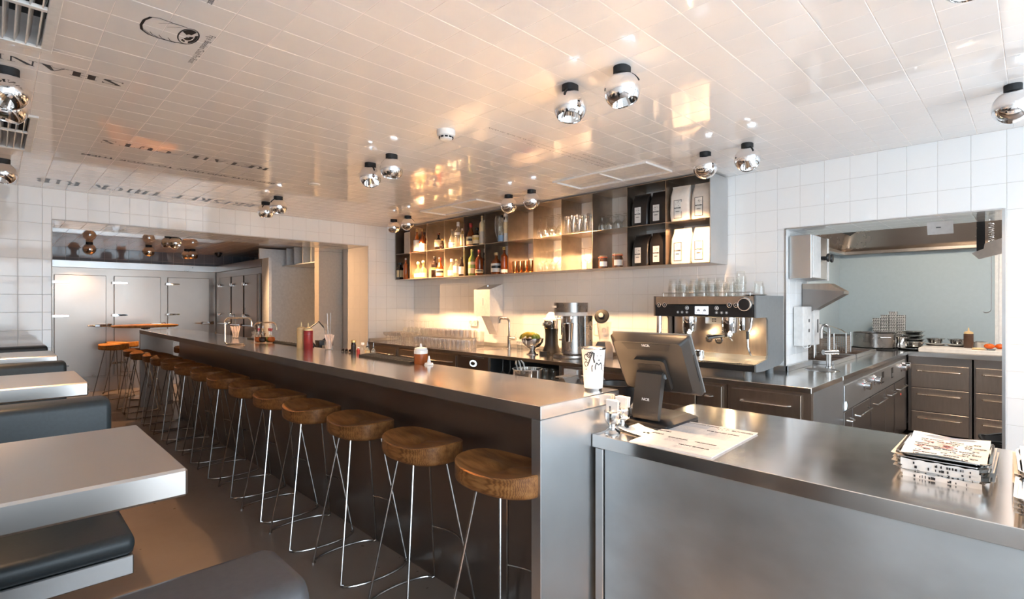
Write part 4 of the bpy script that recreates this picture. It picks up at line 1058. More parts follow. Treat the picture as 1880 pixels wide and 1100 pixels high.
# fruit bowl, bananas, limes
t = thing('fruit_bowl', 'footed silver fruit bowl on the back counter', 'bowl', (3.87, 3.60, CZ))
MB().lathe([(0, 0), (.06, 0), (.062, .008), (.045, .02), (.026, .04), (.030, .055), (.075, .08), (.108, .125), (.115, .165), (.110, .165), (.07, .09), (0, .07)], n=30).out('bowl', 'silver', t)
for s_ in (-1, 1): MB().tube([(s_ * .1, .0, .10), (s_ * .14, 0, .13), (s_ * .125, 0, .155)], .006, 8).out('handle', 'silver', t)
def banana(label, x, y, z, rot, mat='banana'):
    t = thing('banana', label, 'banana', (x, y, z), rot, 'bananas in the fruit bowl')
    pts = [(.075 * math.cos(a), .0, .075 * math.sin(a)) for a in [.35 + 2.2 * k / 10 for k in range(11)]]
    MB().tube(pts, [.006, .013, .017, .019, .0195, .0195, .019, .018, .015, .009, .005], 8).out('peel', mat, t, sharp=60)
    MB().tube([pts[-1], (pts[-1][0] - .012, 0, pts[-1][2] - .012)], .004, 6).out('stem', 'black_matt', t)
banana('yellow banana arching over the front of the fruit bowl', 3.84, 3.63, CZ + .135, 1.9)
banana('greenish banana lying left in the fruit bowl', 3.86, 3.67, CZ + .125, 2.3, 'green_fruit')
banana('yellow banana behind the front one in the fruit bowl', 3.89, 3.62, CZ + .13, 1.7)
for k, (dx, dy) in enumerate(((.02, -.045), (-.03, -.055), (.05, -.01))):
    t = thing('lime', ['round green lime right in the fruit bowl', 'round green lime front right in the fruit bowl', 'green lime at the back of the fruit bowl'][k], 'fruit', (3.87 + dx, 3.60 + dy, CZ + .175))
    MB().lathe([(0, -.034)] + [(.032 * math.cos(a), .034 * math.sin(a)) for a in [-PI / 2 + PI * j / 8 for j in range(1, 8)]] + [(0, .036)], n=14).out('peel', 'green_fruit', t); MB().lathe([(0, .03), (.005, .034), (0, .04)], n=8).out('tip', 'cork', t)
# black citrus juicer
t = thing('citrus_juicer', 'tall black citrus juicer with chrome collar and pale hood', 'juicer', (4.05, 3.50, CZ))
MB().lathe([(0, 0), (.095, 0), (.10, .02), (.085, .05), (.068, .10), (.064, .2), (.070, .26), (0, .26)], n=28).out('body', 'black_plastic', t)
MB().prism([(-.16, .0), (-.13, -.05), (-.06, -.05), (-.04, .0), (-.06, .05), (-.13, .05)], 0, .035).out('cup_rest', 'black_plastic', t)
MB().lathe([(.0, .261), (.078, .261), (.08, .27), (.08, .345), (0, .345)], n=28).out('collar', 'chrome', t)
m2 = MB().lathe([(.0, .3455), (.098, .346), (.095, .36), (.06, .375), (.05, .40), (.03, .425), (0, .43)], n=24); m2.out('hood', 'white_paint', t)
MB().tube([(-.07, 0, .31), (-.12, 0, .315), (-.125, 0, .29)], .012, 8).out('spout', 'chrome', t)
# milkshake mixer
t = thing('milkshake_mixer', 'tall brushed steel milkshake mixer with a steel beaker', 'mixer', (3.93, 3.15, CZ))
MB().lathe([(0, 0), (.165, 0), (.17, .008), (.168, .028), (.15, .036), (0, .038)], n=40).out('foot', 'steel_brushed', t)
MB().lathe([(0, .0385), (.115, .0385), (.11, .06), (.105, .42), (0, .42)], (.03, 0, 0), 36).out('column', 'steel_brushed', t)
mb = MB(); mb.prism(rrect(-.155, .155, -.155, .155, .13, 8), .435, .525); mb.out('motor_head', 'steel_brushed', t)
MB().prism(rrect(-.15, .15, -.15, .15, .13, 8), .40, .4345).out('trim_ring', 'white_paint', t)
MB().prism(rrect(.02, .15, -.155, -.10, .02), .0385, .4).out('rear_post', 'steel_brushed', t)
b_ = MB().box((-.156, .05, .478), (-.1545, .115, .496), .0005).out('name_plate', 'label_white', t)
for k, (dx, dy) in enumerate(((-.10, .09), (-.12, .02), (-.10, -.08))):
    MB().tube([(dx, dy, .40), (dx, dy, .22 if k < 2 else .36)], .005, 8).out('spindle', 'chrome', t)
    MB().lathe([(0, 0), (.014, 0), (.014, .02), (0, .02)], (dx, dy, .375), 10).out('chuck', 'chrome', t)
MB().box((-.11, .03, .165), (-.075, .06, .18), .003).out('beaker_hook', 'chrome', t)
t = thing('shake_beaker', 'steel beaker hanging on the milkshake mixer', 'beaker', (3.815, 3.085, CZ))
MB().lathe([(0, .16), (.034, .16), (.036, .165), (.048, .33), (.050, .333), (.047, .333), (.034, .17), (0, .168)], n=24).out('cup', 'silver', t); MB().lathe([(.0483, .325), (.0505, .329), (.0483, .333)], n=24).out('rim', 'silver', t)
# blender
t = thing('blender', 'glass blender jug on a dark base with tilted black lid', 'blender', (4.16, 2.93, CZ))
MB().lathe([(0, 0), (.085, 0), (.09, .02), (.085, .10), (.062, .15), (0, .155)], n=4).tr(0, Matrix.Rotation(PI / 4, 4, 'Z')).out('base', 'steel_bar_panel', t)
MB().lathe([(.045, .156), (.048, .17), (.07, .30), (.075, .34), (.072, .34), (.046, .175)], n=20).out('jug', 'rack_glass', t)
MB().tube([(0, .07, .32), (0, .115, .31), (0, .115, .21), (0, .06, .20)], .008, 8).out('handle', 'rack_glass', t)
m2 = MB().lathe([(0, 0), (.07, 0), (.072, .012), (.066, .026), (.03, .028), (.028, .04), (0, .042)], n=26); m2.tr(0, Matrix.Translation((-.03, 0, .39)) @ Matrix.Rotation(-1.15, 4, 'Y') @ Matrix.Rotation(.3, 4, 'X')); m2.out('lid', 'black_plastic', t)
m2 = MB().lathe([(0, .0425), (.026, .0425), (.022, .046), (0, .047)], n=20); m2.tr(0, Matrix.Translation((-.03, 0, .39)) @ Matrix.Rotation(-1.15, 4, 'Y') @ Matrix.Rotation(.3, 4, 'X')); m2.out('lid_plug', 'steel', t)

# ------------------------------------------------------------------ espresso machine
EX, E0, E1 = 3.665, 1.345, 2.096
em = thing('espresso_machine', 'two-group espresso machine with black control band and work lights', 'coffee machine', (0, 0, 0))
MB().box((EX, E0 + .0005, 1.43), (4.20, E1 - .0005, 1.493), .006).out('top_cover', 'steel_warm', em)
MB().box((EX - .002, E0 + .0005, 1.342), (3.88, E1 - .0005, 1.4295), .004).out('control_band', 'black_plastic', em)
MB().box((3.95, E0 + .012, 1.02), (4.19, E1 - .012, 1.4295)).out('back_plate', 'steel_warm', em)
for y in (E0 - .012, E1):
    mb = MB(); mb.prism_y([(EX - .004, 1.342), (3.86, 1.342), (3.885, 1.32), (3.885, 1.075), (3.86, 1.045), (EX - .004, 1.024), (EX - .004, .972), (3.80, .968), (4.12, .985), (4.205, 1.01), (4.205, 1.497), (EX - .004, 1.497)], y, y + .012)
    mb.out('side_panel', 'pos_edge' if y < E0 else 'steel_bar_panel', em)
MB().box((EX, E0, .972), (3.95, E1, 1.018), .003).out('drip_tray', 'black_plastic', em)
MB().box((EX + .006, E0 + .004, 1.0185), (3.945, E1 - .004, 1.024)).out('drip_grid', 'steel', em)
MB().box((3.93, E0 + .012, 1.0245), (3.949, E1 - .012, 1.06)).out('splash_strip', 'steel', em)
for x in (3.70, 4.12):
    for y in (E0 + .06, E1 - .06): MB().lathe([(0, 0), (.028, 0), (.026, .052), (0, .052)], (x, y, CZ), 14).out('foot', 'pos_edge', em)
for gy in (1.88, 1.571):
    MB().lathe([(0, 1.225), (.05, 1.225), (.056, 1.235), (.056, 1.341), (0, 1.341)], (3.80, gy, 0), 26).out('group_head', 'chrome', em)
    pf = MB().lathe([(0, 1.19), (.022, 1.19), (.034, 1.2), (.036, 1.2245), (0, 1.2245)], (3.78, gy + .005, 0), 20).out('portafilter', 'chrome', em)
    MB().tube([(3.755, gy + .02, 1.205), (3.70, gy + .065, 1.20), (3.655, gy + .10, 1.19)], [.008, .013, .014], 10).out('handle', 'black_plastic', pf)
    MB().tube([(3.76, gy - .02, 1.19), (3.745, gy - .045, 1.172)], .006, 8).out('spout', 'chrome', pf)
    lp = MB().lathe([(0, 0), (.013, 0), (.013, .010), (0, .010)], (3.738, gy - .03, 1.216), 12).out('work_light', 'led', em)
    d = bpy.data.lights.new('work_lamp', 'SPOT'); d.energy = 9.0; d.color = (1, .70, .36); d.spot_size = 2.4; d.spot_blend = .6; d.shadow_soft_size = .01
    o = bpy.data.objects.new('work_lamp', d); COL.objects.link(o); o.parent = em; o.location = (3.738, gy - .03, 1.212)
for y, z in ((1.72, 1.18), (1.645, 1.172)):
    g_ = MB().lathe([(0, 0), (.027, 0), (.030, .004), (.030, .012), (.026, .0125), (0, .0125)], n=22); g_.tr(0, Matrix.Translation((3.80, y, z)) @ Matrix.Rotation(-PI / 2, 4, 'Y')); g_.out('gauge', 'silver', em)
    g2 = MB().lathe([(.02, .013), (.022, .0138), (.024, .013)], n=22); g2.tr(0, Matrix.Translation((3.80, y, z)) @ Matrix.Rotation(-PI / 2, 4, 'Y')); g2.out('gauge_ring', 'black_plastic', em)
MB().box((3.90, 1.66, 1.285), (3.949, 1.80, 1.341)).out('badge_plate', 'steel', em)
mb = MB()
for k in range(6): mb.box((3.8985, 1.715 + (k % 3) * .012, 1.30 + (k // 3) * .016), (3.8998, 1.722 + (k % 3) * .012, 1.31 + (k // 3) * .016))
mb.out('emblem', 'ink', em)
def disc(name, y, z, r, mat, dx=0.0, h=.004, parent=em):
    m_ = MB().lathe([(0, 0), (r, 0), (r * .92, h), (0, h)], n=20); m_.tr(0, Matrix.Translation((EX - .0021 - dx, y, z)) @ Matrix.Rotation(-PI / 2, 4, 'Y')); return m_.out(name, mat, parent)
for y in (2.061, 2.013, 1.514, 1.468):
    b_ = disc('button', y, 1.429, .0185, 'chrome', 0, .006); disc('button_face', y, 1.429, .0135, 'black_plastic', .006, .002, b_); disc('button_mark', y, 1.429, .004, 'white_plastic', .008, .0006, b_)
for y in (1.832, 1.607):
    b_ = disc('power_button', y, 1.408, .015, 'white_plastic', 0, .003); disc('button_face', y, 1.408, .011, 'black_plastic', .003, .001, b_); disc('button_mark', y, 1.408, .007, 'white_plastic', .004, .0005, b_)
for y in (1.905, 1.871, 1.833, 1.608, 1.571, 1.536):
    b_ = disc('key', y, 1.375, .0115, 'pos_edge', 0, .0015); disc('key_mark', y, 1.375, .005, 'white_plastic', .0016, .0005, b_)
k_ = MB().lathe([(0, 0), (.050, 0), (.050, .02), (.044, .03), (.040, .03), (.038, .028), (0, .028)], n=30); k_.tr(0, Matrix.Translation((EX - .002, 1.405, 1.434)) @ Matrix.Rotation(-PI / 2, 4, 'Y')); kk = k_.out('dial', 'silver', em)
disc('dial_face', 1.405, 1.434, .0385, 'black_plastic', .0285, .002, kk)
dp = MB().box((EX - .004, 1.667, 1.362), (EX - .0022, 1.769, 1.420), .0005).out('display', 'screen_white', em)
mb = MB()
for y in (1.695, 1.742): mb.prism_x([(y - .016, 1.383), (y + .016, 1.383), (y + .006, 1.402), (y - .006, 1.402)], EX - .0046, EX - .0041)
for k in range(4): mb.box((EX - .0046, 1.68 + k * .024, 1.367), (EX - .0041, 1.69 + k * .024, 1.374))
mb.out('display_icons', 'paper_grey', dp)
MB().tube([(3.78, 1.408, 1.341), (3.77, 1.412, 1.27), (3.75, 1.425, 1.23), (3.75, 1.422, 1.13), (3.76, 1.405, 1.075)], .0065, 10).out('steam_wand', 'chrome', em)
MB().tube([(3.75, 1.425, 1.245), (3.75, 1.424, 1.19)], .011, 10).out('wand_grip', 'black_plastic', em)
MB().lathe([(0, 1.25), (.018, 1.25), (.020, 1.255), (.020, 1.3405), (0, 1.3405)], (3.76, 1.463, 0), 16).out('hot_water_spout', 'chrome', em)
MB().tube([(3.70, 2.08, 1.341), (3.70, 2.085, 1.09)], .02, 12).out('steam_column', 'silver', em)
mb = MB(); mb.tube([(3.72, E0 + .03, 1.52), (3.72, E1 - .03, 1.52)], .003, 6)
for k in range(5): mb.tube([(3.72, E0 + .05 + k * .165, 1.493), (3.72, E0 + .05 + k * .165, 1.52)], .0025, 6)
mb.out('cup_rail', 'rod_steel', em)
t = thing('milk_jug', 'small polished milk jug on the drip tray', 'jug', (3.80, 1.80, 1.0245)); MB().lathe([(0, 0), (.036, 0), (.038, .01), (.034, .045), (.036, .06), (.034, .06), (.03, .01), (0, .006)], n=20).out('body', 'silver', t); MB().tube([(-.03, .02, .05), (-.05, .04, .045), (-.05, .04, .02)], .004, 6).out('handle', 'silver', t)
CUPS = [(3.86, 2.05), (3.93, 2.0), (3.86, 1.965), (3.95, 1.92), (3.86, 1.885), (3.94, 1.85), (3.86, 1.805), (3.95, 1.765), (3.86, 1.735), (3.86, 1.665), (3.95, 1.68), (3.86, 1.59), (3.94, 1.60), (3.86, 1.515)]
for i, (x, y) in enumerate(CUPS):
    gl('cup', 'coffee_glass', 'upturned coffee glass on the machine top, lower layer, ' + ('rightmost' if i == 13 else NTH[i] + ' from the left'), 'glass', (x, y, 1.4935), 'coffee glasses on the espresso machine', True, 1.08)
for i, (x, y) in enumerate(CUPS):
    if i in (0, 2, 3, 5, 6, 8, 9, 11): gl('cup', 'coffee_glass', 'upturned coffee glass stacked on the ' + NTH[i] + ' lower-layer glass from the left', 'glass', (x, y, 1.4935 + .05), 'stacked coffee glasses second layer', True, 1.04)
gl('cup', 'coffee_glass', 'topmost coffee glass of the tallest stack', 'glass', (3.86, 1.515, 1.4935 + .09), None, True, 1.05)
gl('cup', 'coffee_glass', 'coffee glass below the topmost one of the tallest stack', 'glass', (3.86, 1.515, 1.4935 + .045), None, True, 1.06)
gl('cup', 'coffee_glass', 'single coffee glass at the right end of the espresso machine', 'glass', (3.85, 1.385, 1.4935 + .012), None, True, 1.05)
t = thing('saucer', 'small dark saucer under the rightmost coffee glass', 'saucer', (3.86, 1.41, 1.4935)); MB().lathe([(0, 0), (.04, 0), (.075, .008), (.076, .010), (.04, .004), (0, .004)], n=24).out('plate', 'steel_warm', t); MB().lathe([(.03, .0045), (.033, .0065), (.036, .0045)], n=24).out('ring', 'steel_warm', t)

# ------------------------------------------------------------------ things on the bar top
def bent(pts, r, n=10): return MB().tube(pts, r, n)
t = thing('cup_rail', 'rounded brass wire loop standing at the bar edge', 'rail', (1.53, 4.97, BZ), PI / 4)
P = [(.0, -.04, .008), (.0, .10, .008)] + arc((0, .10, .033), .025, -PI / 2, 0, 4, 'yz')[1:] + [(0, .125, .20)] + arc((0, .085, .20), .04, 0, PI / 2, 6, 'yz')[1:] + [(0, -.07, .24)] + arc((0, -.07, .20), .04, PI / 2, PI, 6, 'yz')[1:] + [(0, -.11, .17)]
bent(P, .0075).out('loop', 'brass_tube', t); MB().box((-.012, -.06, 0), (.012, -.02, .004), .001).out('foot', 'brass_tube', t)
t = thing('bitters_caddy', 'brass hoop caddy around the small bottles on the bar', 'caddy', (1.80, 5.10, BZ), PI / 4)
P = [(0, .10, .006), (0, .10, .15)] + arc((0, .06, .15), .04, 0, PI / 2, 6, 'yz')[1:] + [(0, -.06, .19)] + arc((0, -.06, .15), .04, PI / 2, PI * .95, 6, 'yz')[1:] + [(0, -.105, .12)]
bent(P, .0075).out('hoop', 'brass_tube', t); MB().box((-.05, -.09, 0), (.05, .115, .006), .002).out('tray', 'brass_tube', t)
for k, (dy, dx, mat, lab) in enumerate(((.065, 0, 'amber_sauce', 'round flask of amber bitters, left in the brass caddy'), (.02, -.012, 'dark_bottle', 'round flask of black bitters, middle of the brass caddy'), (-.03, .012, 'green_bottle', 'round flask of greenish bitters behind the others in the caddy'), (-.06, -.012, 'amber_sauce', 'round flask of red-brown bitters, right in the brass caddy'))):
    t = thing('bitters_flask', lab, 'bottle', (1.80 + (dx - dy) * .707, 5.10 + (dx + dy) * .707, BZ + .0065), 0, 'bitters flasks')
    MB().lathe([(0, 0), (.018, 0), (.032, .015), (.034, .03), (.026, .047), (0, .05)], n=16).out('liquid', mat, t)
    MB().lathe([(.026, .0505), (.010, .065), (.009, .115), (.011, .118)], n=14).out('neck', 'clear_glass', t)
    MB().lathe([(0, .10), (.0085, .10), (.0085, .117), (.013, .1185), (.013, .127), (0, .128)], n=12).out('stopper', 'red_wax' if k != 1 else 'cork', t)
    MB().lathe([(0, .1285), (.007, .1285), (.008, .15), (0, .152)], n=10).out('dropper', 'white_plastic', t)
def straws(label, x, y, z, n, h, spread, mat='straw'):
    t = thing('straw_cup', label, 'straw cup', (x, y, z))
    MB().lathe([(0, 0), (.028, 0), (.030, .003), (.033, .07), (.0315, .07), (.028, .006), (0, .006)], n=16).out('cup', 'clear_glass', t)
    for k in range(n):
        a = RND.uniform(0, 6.3); r0, r1 = RND.uniform(0, .018), RND.uniform(.3, 1) * spread
        MB().tube([(r0 * math.cos(a), r0 * math.sin(a), .008), (r1 * math.cos(a), r1 * math.sin(a), h * RND.uniform(.92, 1))], .0045, 6).out('straw', mat, t)
    return t
c1 = straws('cup of pale straws with long bar spoons near the far brass loop', 1.80, 5.95, BZ, 26, .13, .055)
for k, (dx, dy) in enumerate(((-.0, .035), (.0, .015))): MB().tube([(.0, -.02, .02), (dx, dy + .03 * k, .26 - .01 * k)], .003, 6).out('bar_spoon', 'rod_steel', c1)
c2 = straws('cup of pink straws with three long bar spoons on the bar', 1.895, 3.99, BZ, 26, .125, .045)
for dy, dz in ((.09, .19), (.03, .29), (-.03, .295)): MB().tube([(0, dy * .3, .02), (0.0, dy, dz)], .0032, 6).out('bar_spoon', 'rod_steel', c2)
t = thing('bar_tray', 'dark rubber bar mat running along the back edge of the far bar', 'mat', (0, 0, BZ)); MB().box((1.845, 4.30, 0), (1.915, 5.75, .012), .003).out('mat', 'black_matt', t)
mb = MB()
for k in range(24): mb.box((1.85, 4.34 + k * .058, .0122), (1.91, 4.36 + k * .058, .0145))
mb.out('ribs', 'black_matt', t)['kind'] = 'stuff'
for k in range(7):
    t = thing('jigger', f'small silver bar jigger on the far rubber mat, {NTH[k]} from the left', 'jigger', (1.875 + RND.uniform(-.01, .01), 5.66 - .055 * k, BZ + .015), 0, 'jiggers on the bar mat')
    MB().lathe([(.0, .028), (.020, .0), (.021, .0), (.007, .030), (.018, .062), (.017, .062), (0, .034)], n=14).out('cup', 'silver', t)
    MB().tube([(0, 0, .034), (.0, -.02, .07), (0, -.035, .085)], .002, 6).out('spoon', 'brass_tube', t)
def squeeze(label, x, y, z, h, r, mat, cap='white_plastic', clear=False, fill=.8):
    t = thing('squeeze_bottle', label, 'squeeze bottle', (x, y, z))
    hb = h * .70
    MB().lathe([(0, 0), (r * .93, 0), (r, .006), (r, hb * fill), (0, hb * fill)], n=22).out('sauce', mat, t)
    MB().lathe([(r, hb * fill + .0005), (r, hb * .97), (r * .93, hb), (0, hb)], n=22).out('shoulder', mat if not clear else 'white_plastic', t)
    MB().lathe([(0, hb + .0005), (r * .92, hb + .0005), (r * .92, hb + h * .08), (r * .5, hb + h * .12), (r * .22, hb + h * .13), (r * .1, h), (0, h)], n=18).out('nozzle_cap', cap, t)
squeeze('yellow sauce squeeze bottle on the bar, left of the red one', 1.795, 4.28, BZ, .215, .036, 'mustard', 'mustard')
squeeze('red ketchup squeeze bottle on the bar beside the yellow one', 1.812, 4.185, BZ, .21, .037, 'ketchup', 'mustard')
squeeze('short amber sauce squeeze bottle with white cap on the bar', 1.862, 2.672, BZ, .125, .042, 'amber_sauce', 'white_plastic', True, .72)
t = thing('nozzle', 'white spare nozzle cap lying beside the amber bottle', 'cap', (1.86, 2.585, BZ)); MB().lathe([(0, 0), (.026, 0), (.026, .012), (.012, .016), (.004, .055), (0, .055)], n=16).out('cone', 'white_plastic', t); MB().lathe([(.026, 0), (.031, .001), (.026, .004)], n=16).out('skirt', 'white_plastic', t)
t = thing('bar_mat', 'black rubber drip mat on the bar edge', 'mat', (0, 0, BZ)); MB().prism([(1.80, 2.70), (1.915, 2.72), (1.915, 3.40), (1.80, 3.33)], 0, .014).out('mat', 'black_matt', t)
mb = MB()
for k in range(16): mb.box((1.806, 2.74 + k * .036, .0142), (1.91, 2.755 + k * .036, .017))
mb.out('ribs', 'black_matt', t)['kind'] = 'stuff'
def smallb(label, x, y, h, r, body, cap, lab=None, pour=False):
    t = thing('spice_bottle', label, 'bottle', (x, y, BZ), 0, 'small bottles on the bar')
    MB().lathe([(0, 0), (r * .92, 0), (r, .003), (r, h * .55), (r * .45, h * .68), (r * .42, h * .82), (0, h * .82)], n=16).out('glass_body', body, t)
    if pour:
        MB().lathe([(0, h * .8205), (r * .5, h * .8205), (r * .5, h * .9), (0, h * .9)], n=12).out('stopper', 'black_plastic', t); MB().tube([(0, 0, h * .9), (0, -.004, h * 1.3)], .004, 6).out('pourer', 'chrome', t)
    else: MB().lathe([(0, h * .8205), (r * .75, h * .8205), (r * .75, h), (0, h)], n=14).out('cap', cap, t)
    if lab: MB().lathe([(r + .0008, h * .12), (r + .0008, h * .45)], n=16).out('paper_label', lab, t)
t = thing('pepper_mill', 'slim black bottle with gold cap on the bar', 'bottle', (1.905, 3.605, BZ)); MB().lathe([(0, 0), (.017, 0), (.018, .003), (.018, .062), (.015, .066), (.015, .078), (0, .078)], n=16).out('glass_body', 'dark_bottle', t); MB().lathe([(0, .0785), (.018, .0785), (.018, .094), (0, .094)], n=16).out('cap', 'gold_cap', t)
smallb('clear spice bottle with white cap beside the black bottle', 1.90, 3.46, .085, .017, 'clear_glass', 'white_plastic')
smallb('small bottle with yellow label and silver pourer, left of the pair', 1.905, 3.40, .07, .017, 'pale_bottle', 'black_plastic', 'mustard', True)
smallb('small clear bottle with silver pourer, right of the pair', 1.91, 3.325, .07, .015, 'pale_bottle', 'black_plastic', None, True)
smallb('tiny red-topped bottle between the black and clear bottles', 1.90, 3.525, .05, .013, 'ketchup', 'label_white')
for k in range(5):
    t = thing('blackberry', f'dark berry in the line by the black bottle, {NTH[4 - k]} from the left', 'berry', (1.90 + .014 * (k % 2), 3.65 + .028 * k, BZ + .012), 0, 'berries on the bar'); mb = MB()
    for j in range(9):
        a = j * 2.4; zz = -.008 + .0018 * j; mb.lathe([(0, -.005), (.0045, -.002), (.0045, .003), (0, .005)], (.008 * math.cos(a), .008 * math.sin(a), zz), 6)
    mb.out('drupelets', 'dark_bottle', t); MB().lathe([(0, .008), (.004, .011), (0, .013)], n=6).out('stem', 'red_wax', t)
# behind the bar on the work counter
t = thing('tool_pot', 'steel pot holding tongs behind the bar', 'pot', (2.13, 2.02, .93)); MB().lathe([(0, 0), (.075, 0), (.08, .01), (.082, .14), (.088, .145), (.08, .145), (.075, .012), (0, .01)], n=26).out('pot', 'silver', t)
for k in range(3): MB().tube([(.02 * k - .02, .02, .02), (.03 * k - .04, .05, .17), (.02 * k - .03, .06, .185), (.03 * k - .02, .075, .165)], .004, 6).out('tong', 'rod_steel', t)
for k, (y, lab) in enumerate(((1.69, 'slanted steel napkin dispenser behind the bar, nearer one'), (1.62, 'slanted steel napkin dispenser behind the bar, right behind the first'))):
    t = thing('napkin_dispenser', lab, 'dispenser', (2.12 + .12 * k, y, .93)); MB().prism_x([(-.07, 0), (.09, 0), (.08, .115), (.01, .13), (-.04, .07)], -.06, .06).out('box', 'steel_brushed', t); MB().box((-.062, .012, .1305), (.062, .06, .136)).out('lid', 'steel', t)
t = thing('dark_bowl', 'black bowl behind the steel cup', 'bowl', (2.20, 1.46, .93)); MB().lathe([(0, 0), (.05, 0), (.09, .05), (.105, .11), (.10, .115), (.085, .055), (0, .01)], n=26).out('bowl', 'black_plastic', t); MB().lathe([(.1, .113), (.108, .116), (.1, .119)], n=26).out('rim', 'black_plastic', t)
t = thing('tablet_till', 'black framed till tablet tilted on its stand behind the bar', 'tablet', (2.34, 5.05, .93))
m2 = MB().box((-.10, -.006, 0), (.10, .006, .19), .006); m2.tr(0, Matrix.Translation((0, 0, .13)) @ Matrix.Rotation(-.6, 4, 'Y') @ Matrix.Rotation(-.35, 4, 'X')); m2.out('frame', 'black_plastic', t)
m2 = MB().box((-.085, -.0075, .015), (.085, -.0062, .175)); m2.tr(0, Matrix.Translation((0, 0, .13)) @ Matrix.Rotation(-.6, 4, 'Y') @ Matrix.Rotation(-.35, 4, 'X')); m2.out('screen', 'panel_beige', t)
MB().prism(rrect(-.08, .08, -.07, .07, .02), 0, .14).out('stand', 'black_plastic', t)
t = thing('receipt_roll', 'curled white paper strip beside the till tablet', 'paper', (2.30, 4.86, .93)); mb = MB()
vv = []; 
for k in range(9): a = -.5 + 1.6 * k / 8; vv += [(.02 * math.cos(a * 2), -.03 + .01 * k * .5, .10 + .026 * k), (.02 * math.cos(a * 2) + .002, .05 + .01 * k * .5, .10 + .026 * k)]
mb.add(vv, [(2 * k, 2 * k + 1, 2 * k + 3, 2 * k + 2) for k in range(8)]); mb.out('strip', 'paper', t); MB().box((-.03, -.05, 0), (.03, .07, .099), .004).out('printer', 'steel', t)
# printed steel cup on the bar corner
t = thing('steel_cup', 'tall steel tumbler with black and white printed sleeve on the bar corner', 'cup', (1.842, 1.352, BZ))
MB().lathe([(0, 0), (.036, 0), (.038, .004), (.043, .080)], n=30).out('lower_wall', 'silver', t)
MB().lathe([(.0432, .080), (.0515, .178), (.0505, .178), (.040, .01), (0, .008)], n=30).out('sleeve', 'label_white', t)
MB().lathe([(.0512, .176), (.0545, .181), (.0535, .186), (.0495, .184), (.0495, .178)], n=30).out('rim', 'silver', t)
mb = MB()
def onsleeve(a, z, k=1.0): rr = .0432 + (z - .08) / .098 * .0083 + .0009; return (rr * math.cos(a), rr * math.sin(a), z)
def stroke(P, w):
    for (a0, z0), (a1, z1) in zip(P, P[1:]):
        da, dz = (a1 - a0) * .047, z1 - z0; L = math.hypot(da, dz) or 1; na, nz = -dz / L * w / .047 / 2, da / L * w / 2
        mb.add([onsleeve(a0 - na, z0 - nz), onsleeve(a1 - na, z1 - nz), onsleeve(a1 + na, z1 + nz), onsleeve(a0 + na, z0 + nz)], [(0, 1, 2, 3)])
F0 = PI * 1.25
for c, z, rr_ in ((-.75, .145, .013), (-.5, .155, .011), (-.85, .115, .010), (-.3, .16, .008)):
    stroke([(F0 + c + rr_ / .047 * math.cos(a), z + rr_ * math.sin(a)) for a in [.6 * k for k in range(9)]], .004)
stroke([(F0 - .95, .09), (F0 - .6, .12), (F0 - .35, .15), (F0 - .2, .168)], .005)
for sx in (-1, 1):
    stroke([(F0 + .35 + sx * .30, .09), (F0 + .35 + sx * .34, .105), (F0 + .35 + sx * .22, .122), (F0 + .35, .112)], .0045)
    stroke([(F0 + .35 + sx * .62, .084), (F0 + .35 + sx * .66, .102), (F0 + .35 + sx * .58, .112)], .004)
    stroke([(F0 + .35 + sx * .12, .150), (F0 + .35 + sx * .22, .153)], .002)
stroke([(F0 + .28, .130), (F0 + .35, .136), (F0 + .44, .130)], .003); stroke([(F0 - .1, .165), (F0 - .14, .14), (F0 - .05, .122)], .006)
mb.out('sleeve_print', 'ink', t)

# ------------------------------------------------------------------ things on the till counter
pos = thing('till_terminal', 'brown-black touch screen till terminal seen from behind', 'till', (2.0735, 1.185, TZ))
Ms = Matrix.Translation((0, 0, .262)) @ Matrix.Rotation(math.radians(2), 4, 'Z') @ Matrix.Rotation(math.radians(-30), 4, 'Y')
def scr(mb, name, mat, parent): mb.tr(0, Ms); fix_ = mb.out(name, mat, parent); return fix_
hb = MB()      # bulged back shell: larger at the screen, smaller at the back
ro = rrect(-.186, .186, -.148, .148, .012, 3); ri = rrect(-.160, .160, -.118, .135, .02, 3); N = len(ro)
hb.add([(.018, y, z) for y, z in ro] + [(-.004, y, z) for y, z in ro] + [(-.032, y, z) for y, z in ri],
       [tuple(range(N))] + [tuple(reversed(range(2 * N, 3 * N)))] + [(k, (k + 1) % N, N + (k + 1) % N, N + k) for k in range(N)] + [(N + k, N + (k + 1) % N, 2 * N + (k + 1) % N, 2 * N + k) for k in range(N)])
shell = scr(hb, 'rear_shell', 'pos_plastic', pos); fix_normals(shell.data)
scr(MB().box((.0185, -.187, -.149), (.028, .187, .149), .003), 'screen_bezel', 'pos_edge', pos)
scr(MB().box((.0282, -.165, -.125), (.0292, .165, .125)), 'screen', 'black_plastic', pos)
scr(MB().prism_x([(-.115, .128), (.115, .128), (.095, .095), (-.095, .095)], -.0335, -.0322), 'vent_panel', 'black_plastic', shell)
scr(MB().prism_x(rrect(-.075, .075, -.105, .055, .015, 3), -.052, -.0322), 'mount_block', 'pos_plastic', shell)
scr(MB().prism_x(rrect(-.055, .055, -.08, .035, .008, 3), -.053, -.0521), 'mount_cover', 'black_plastic', shell)
scr(MB().prism_y([(-.004, -.07), (.008, -.07), (.008, .06), (-.004, .06)], -.1885, -.187), 'side_port', 'black_plastic', shell)
text('maker_mark', 'NCR', .016, 'label_white', shell, Ms @ frame_matrix((-.0345, .0, .119), (0, -1, 0), (0, 0, 1)), 1.1, .0004)
MB().prism_y([(-.085, .03), (-.07, .03), (-.022, .225), (-.045, .235), (-.056, .225), (-.092, .05)], -.062, .062).out('stand_neck', 'pos_plastic', pos)
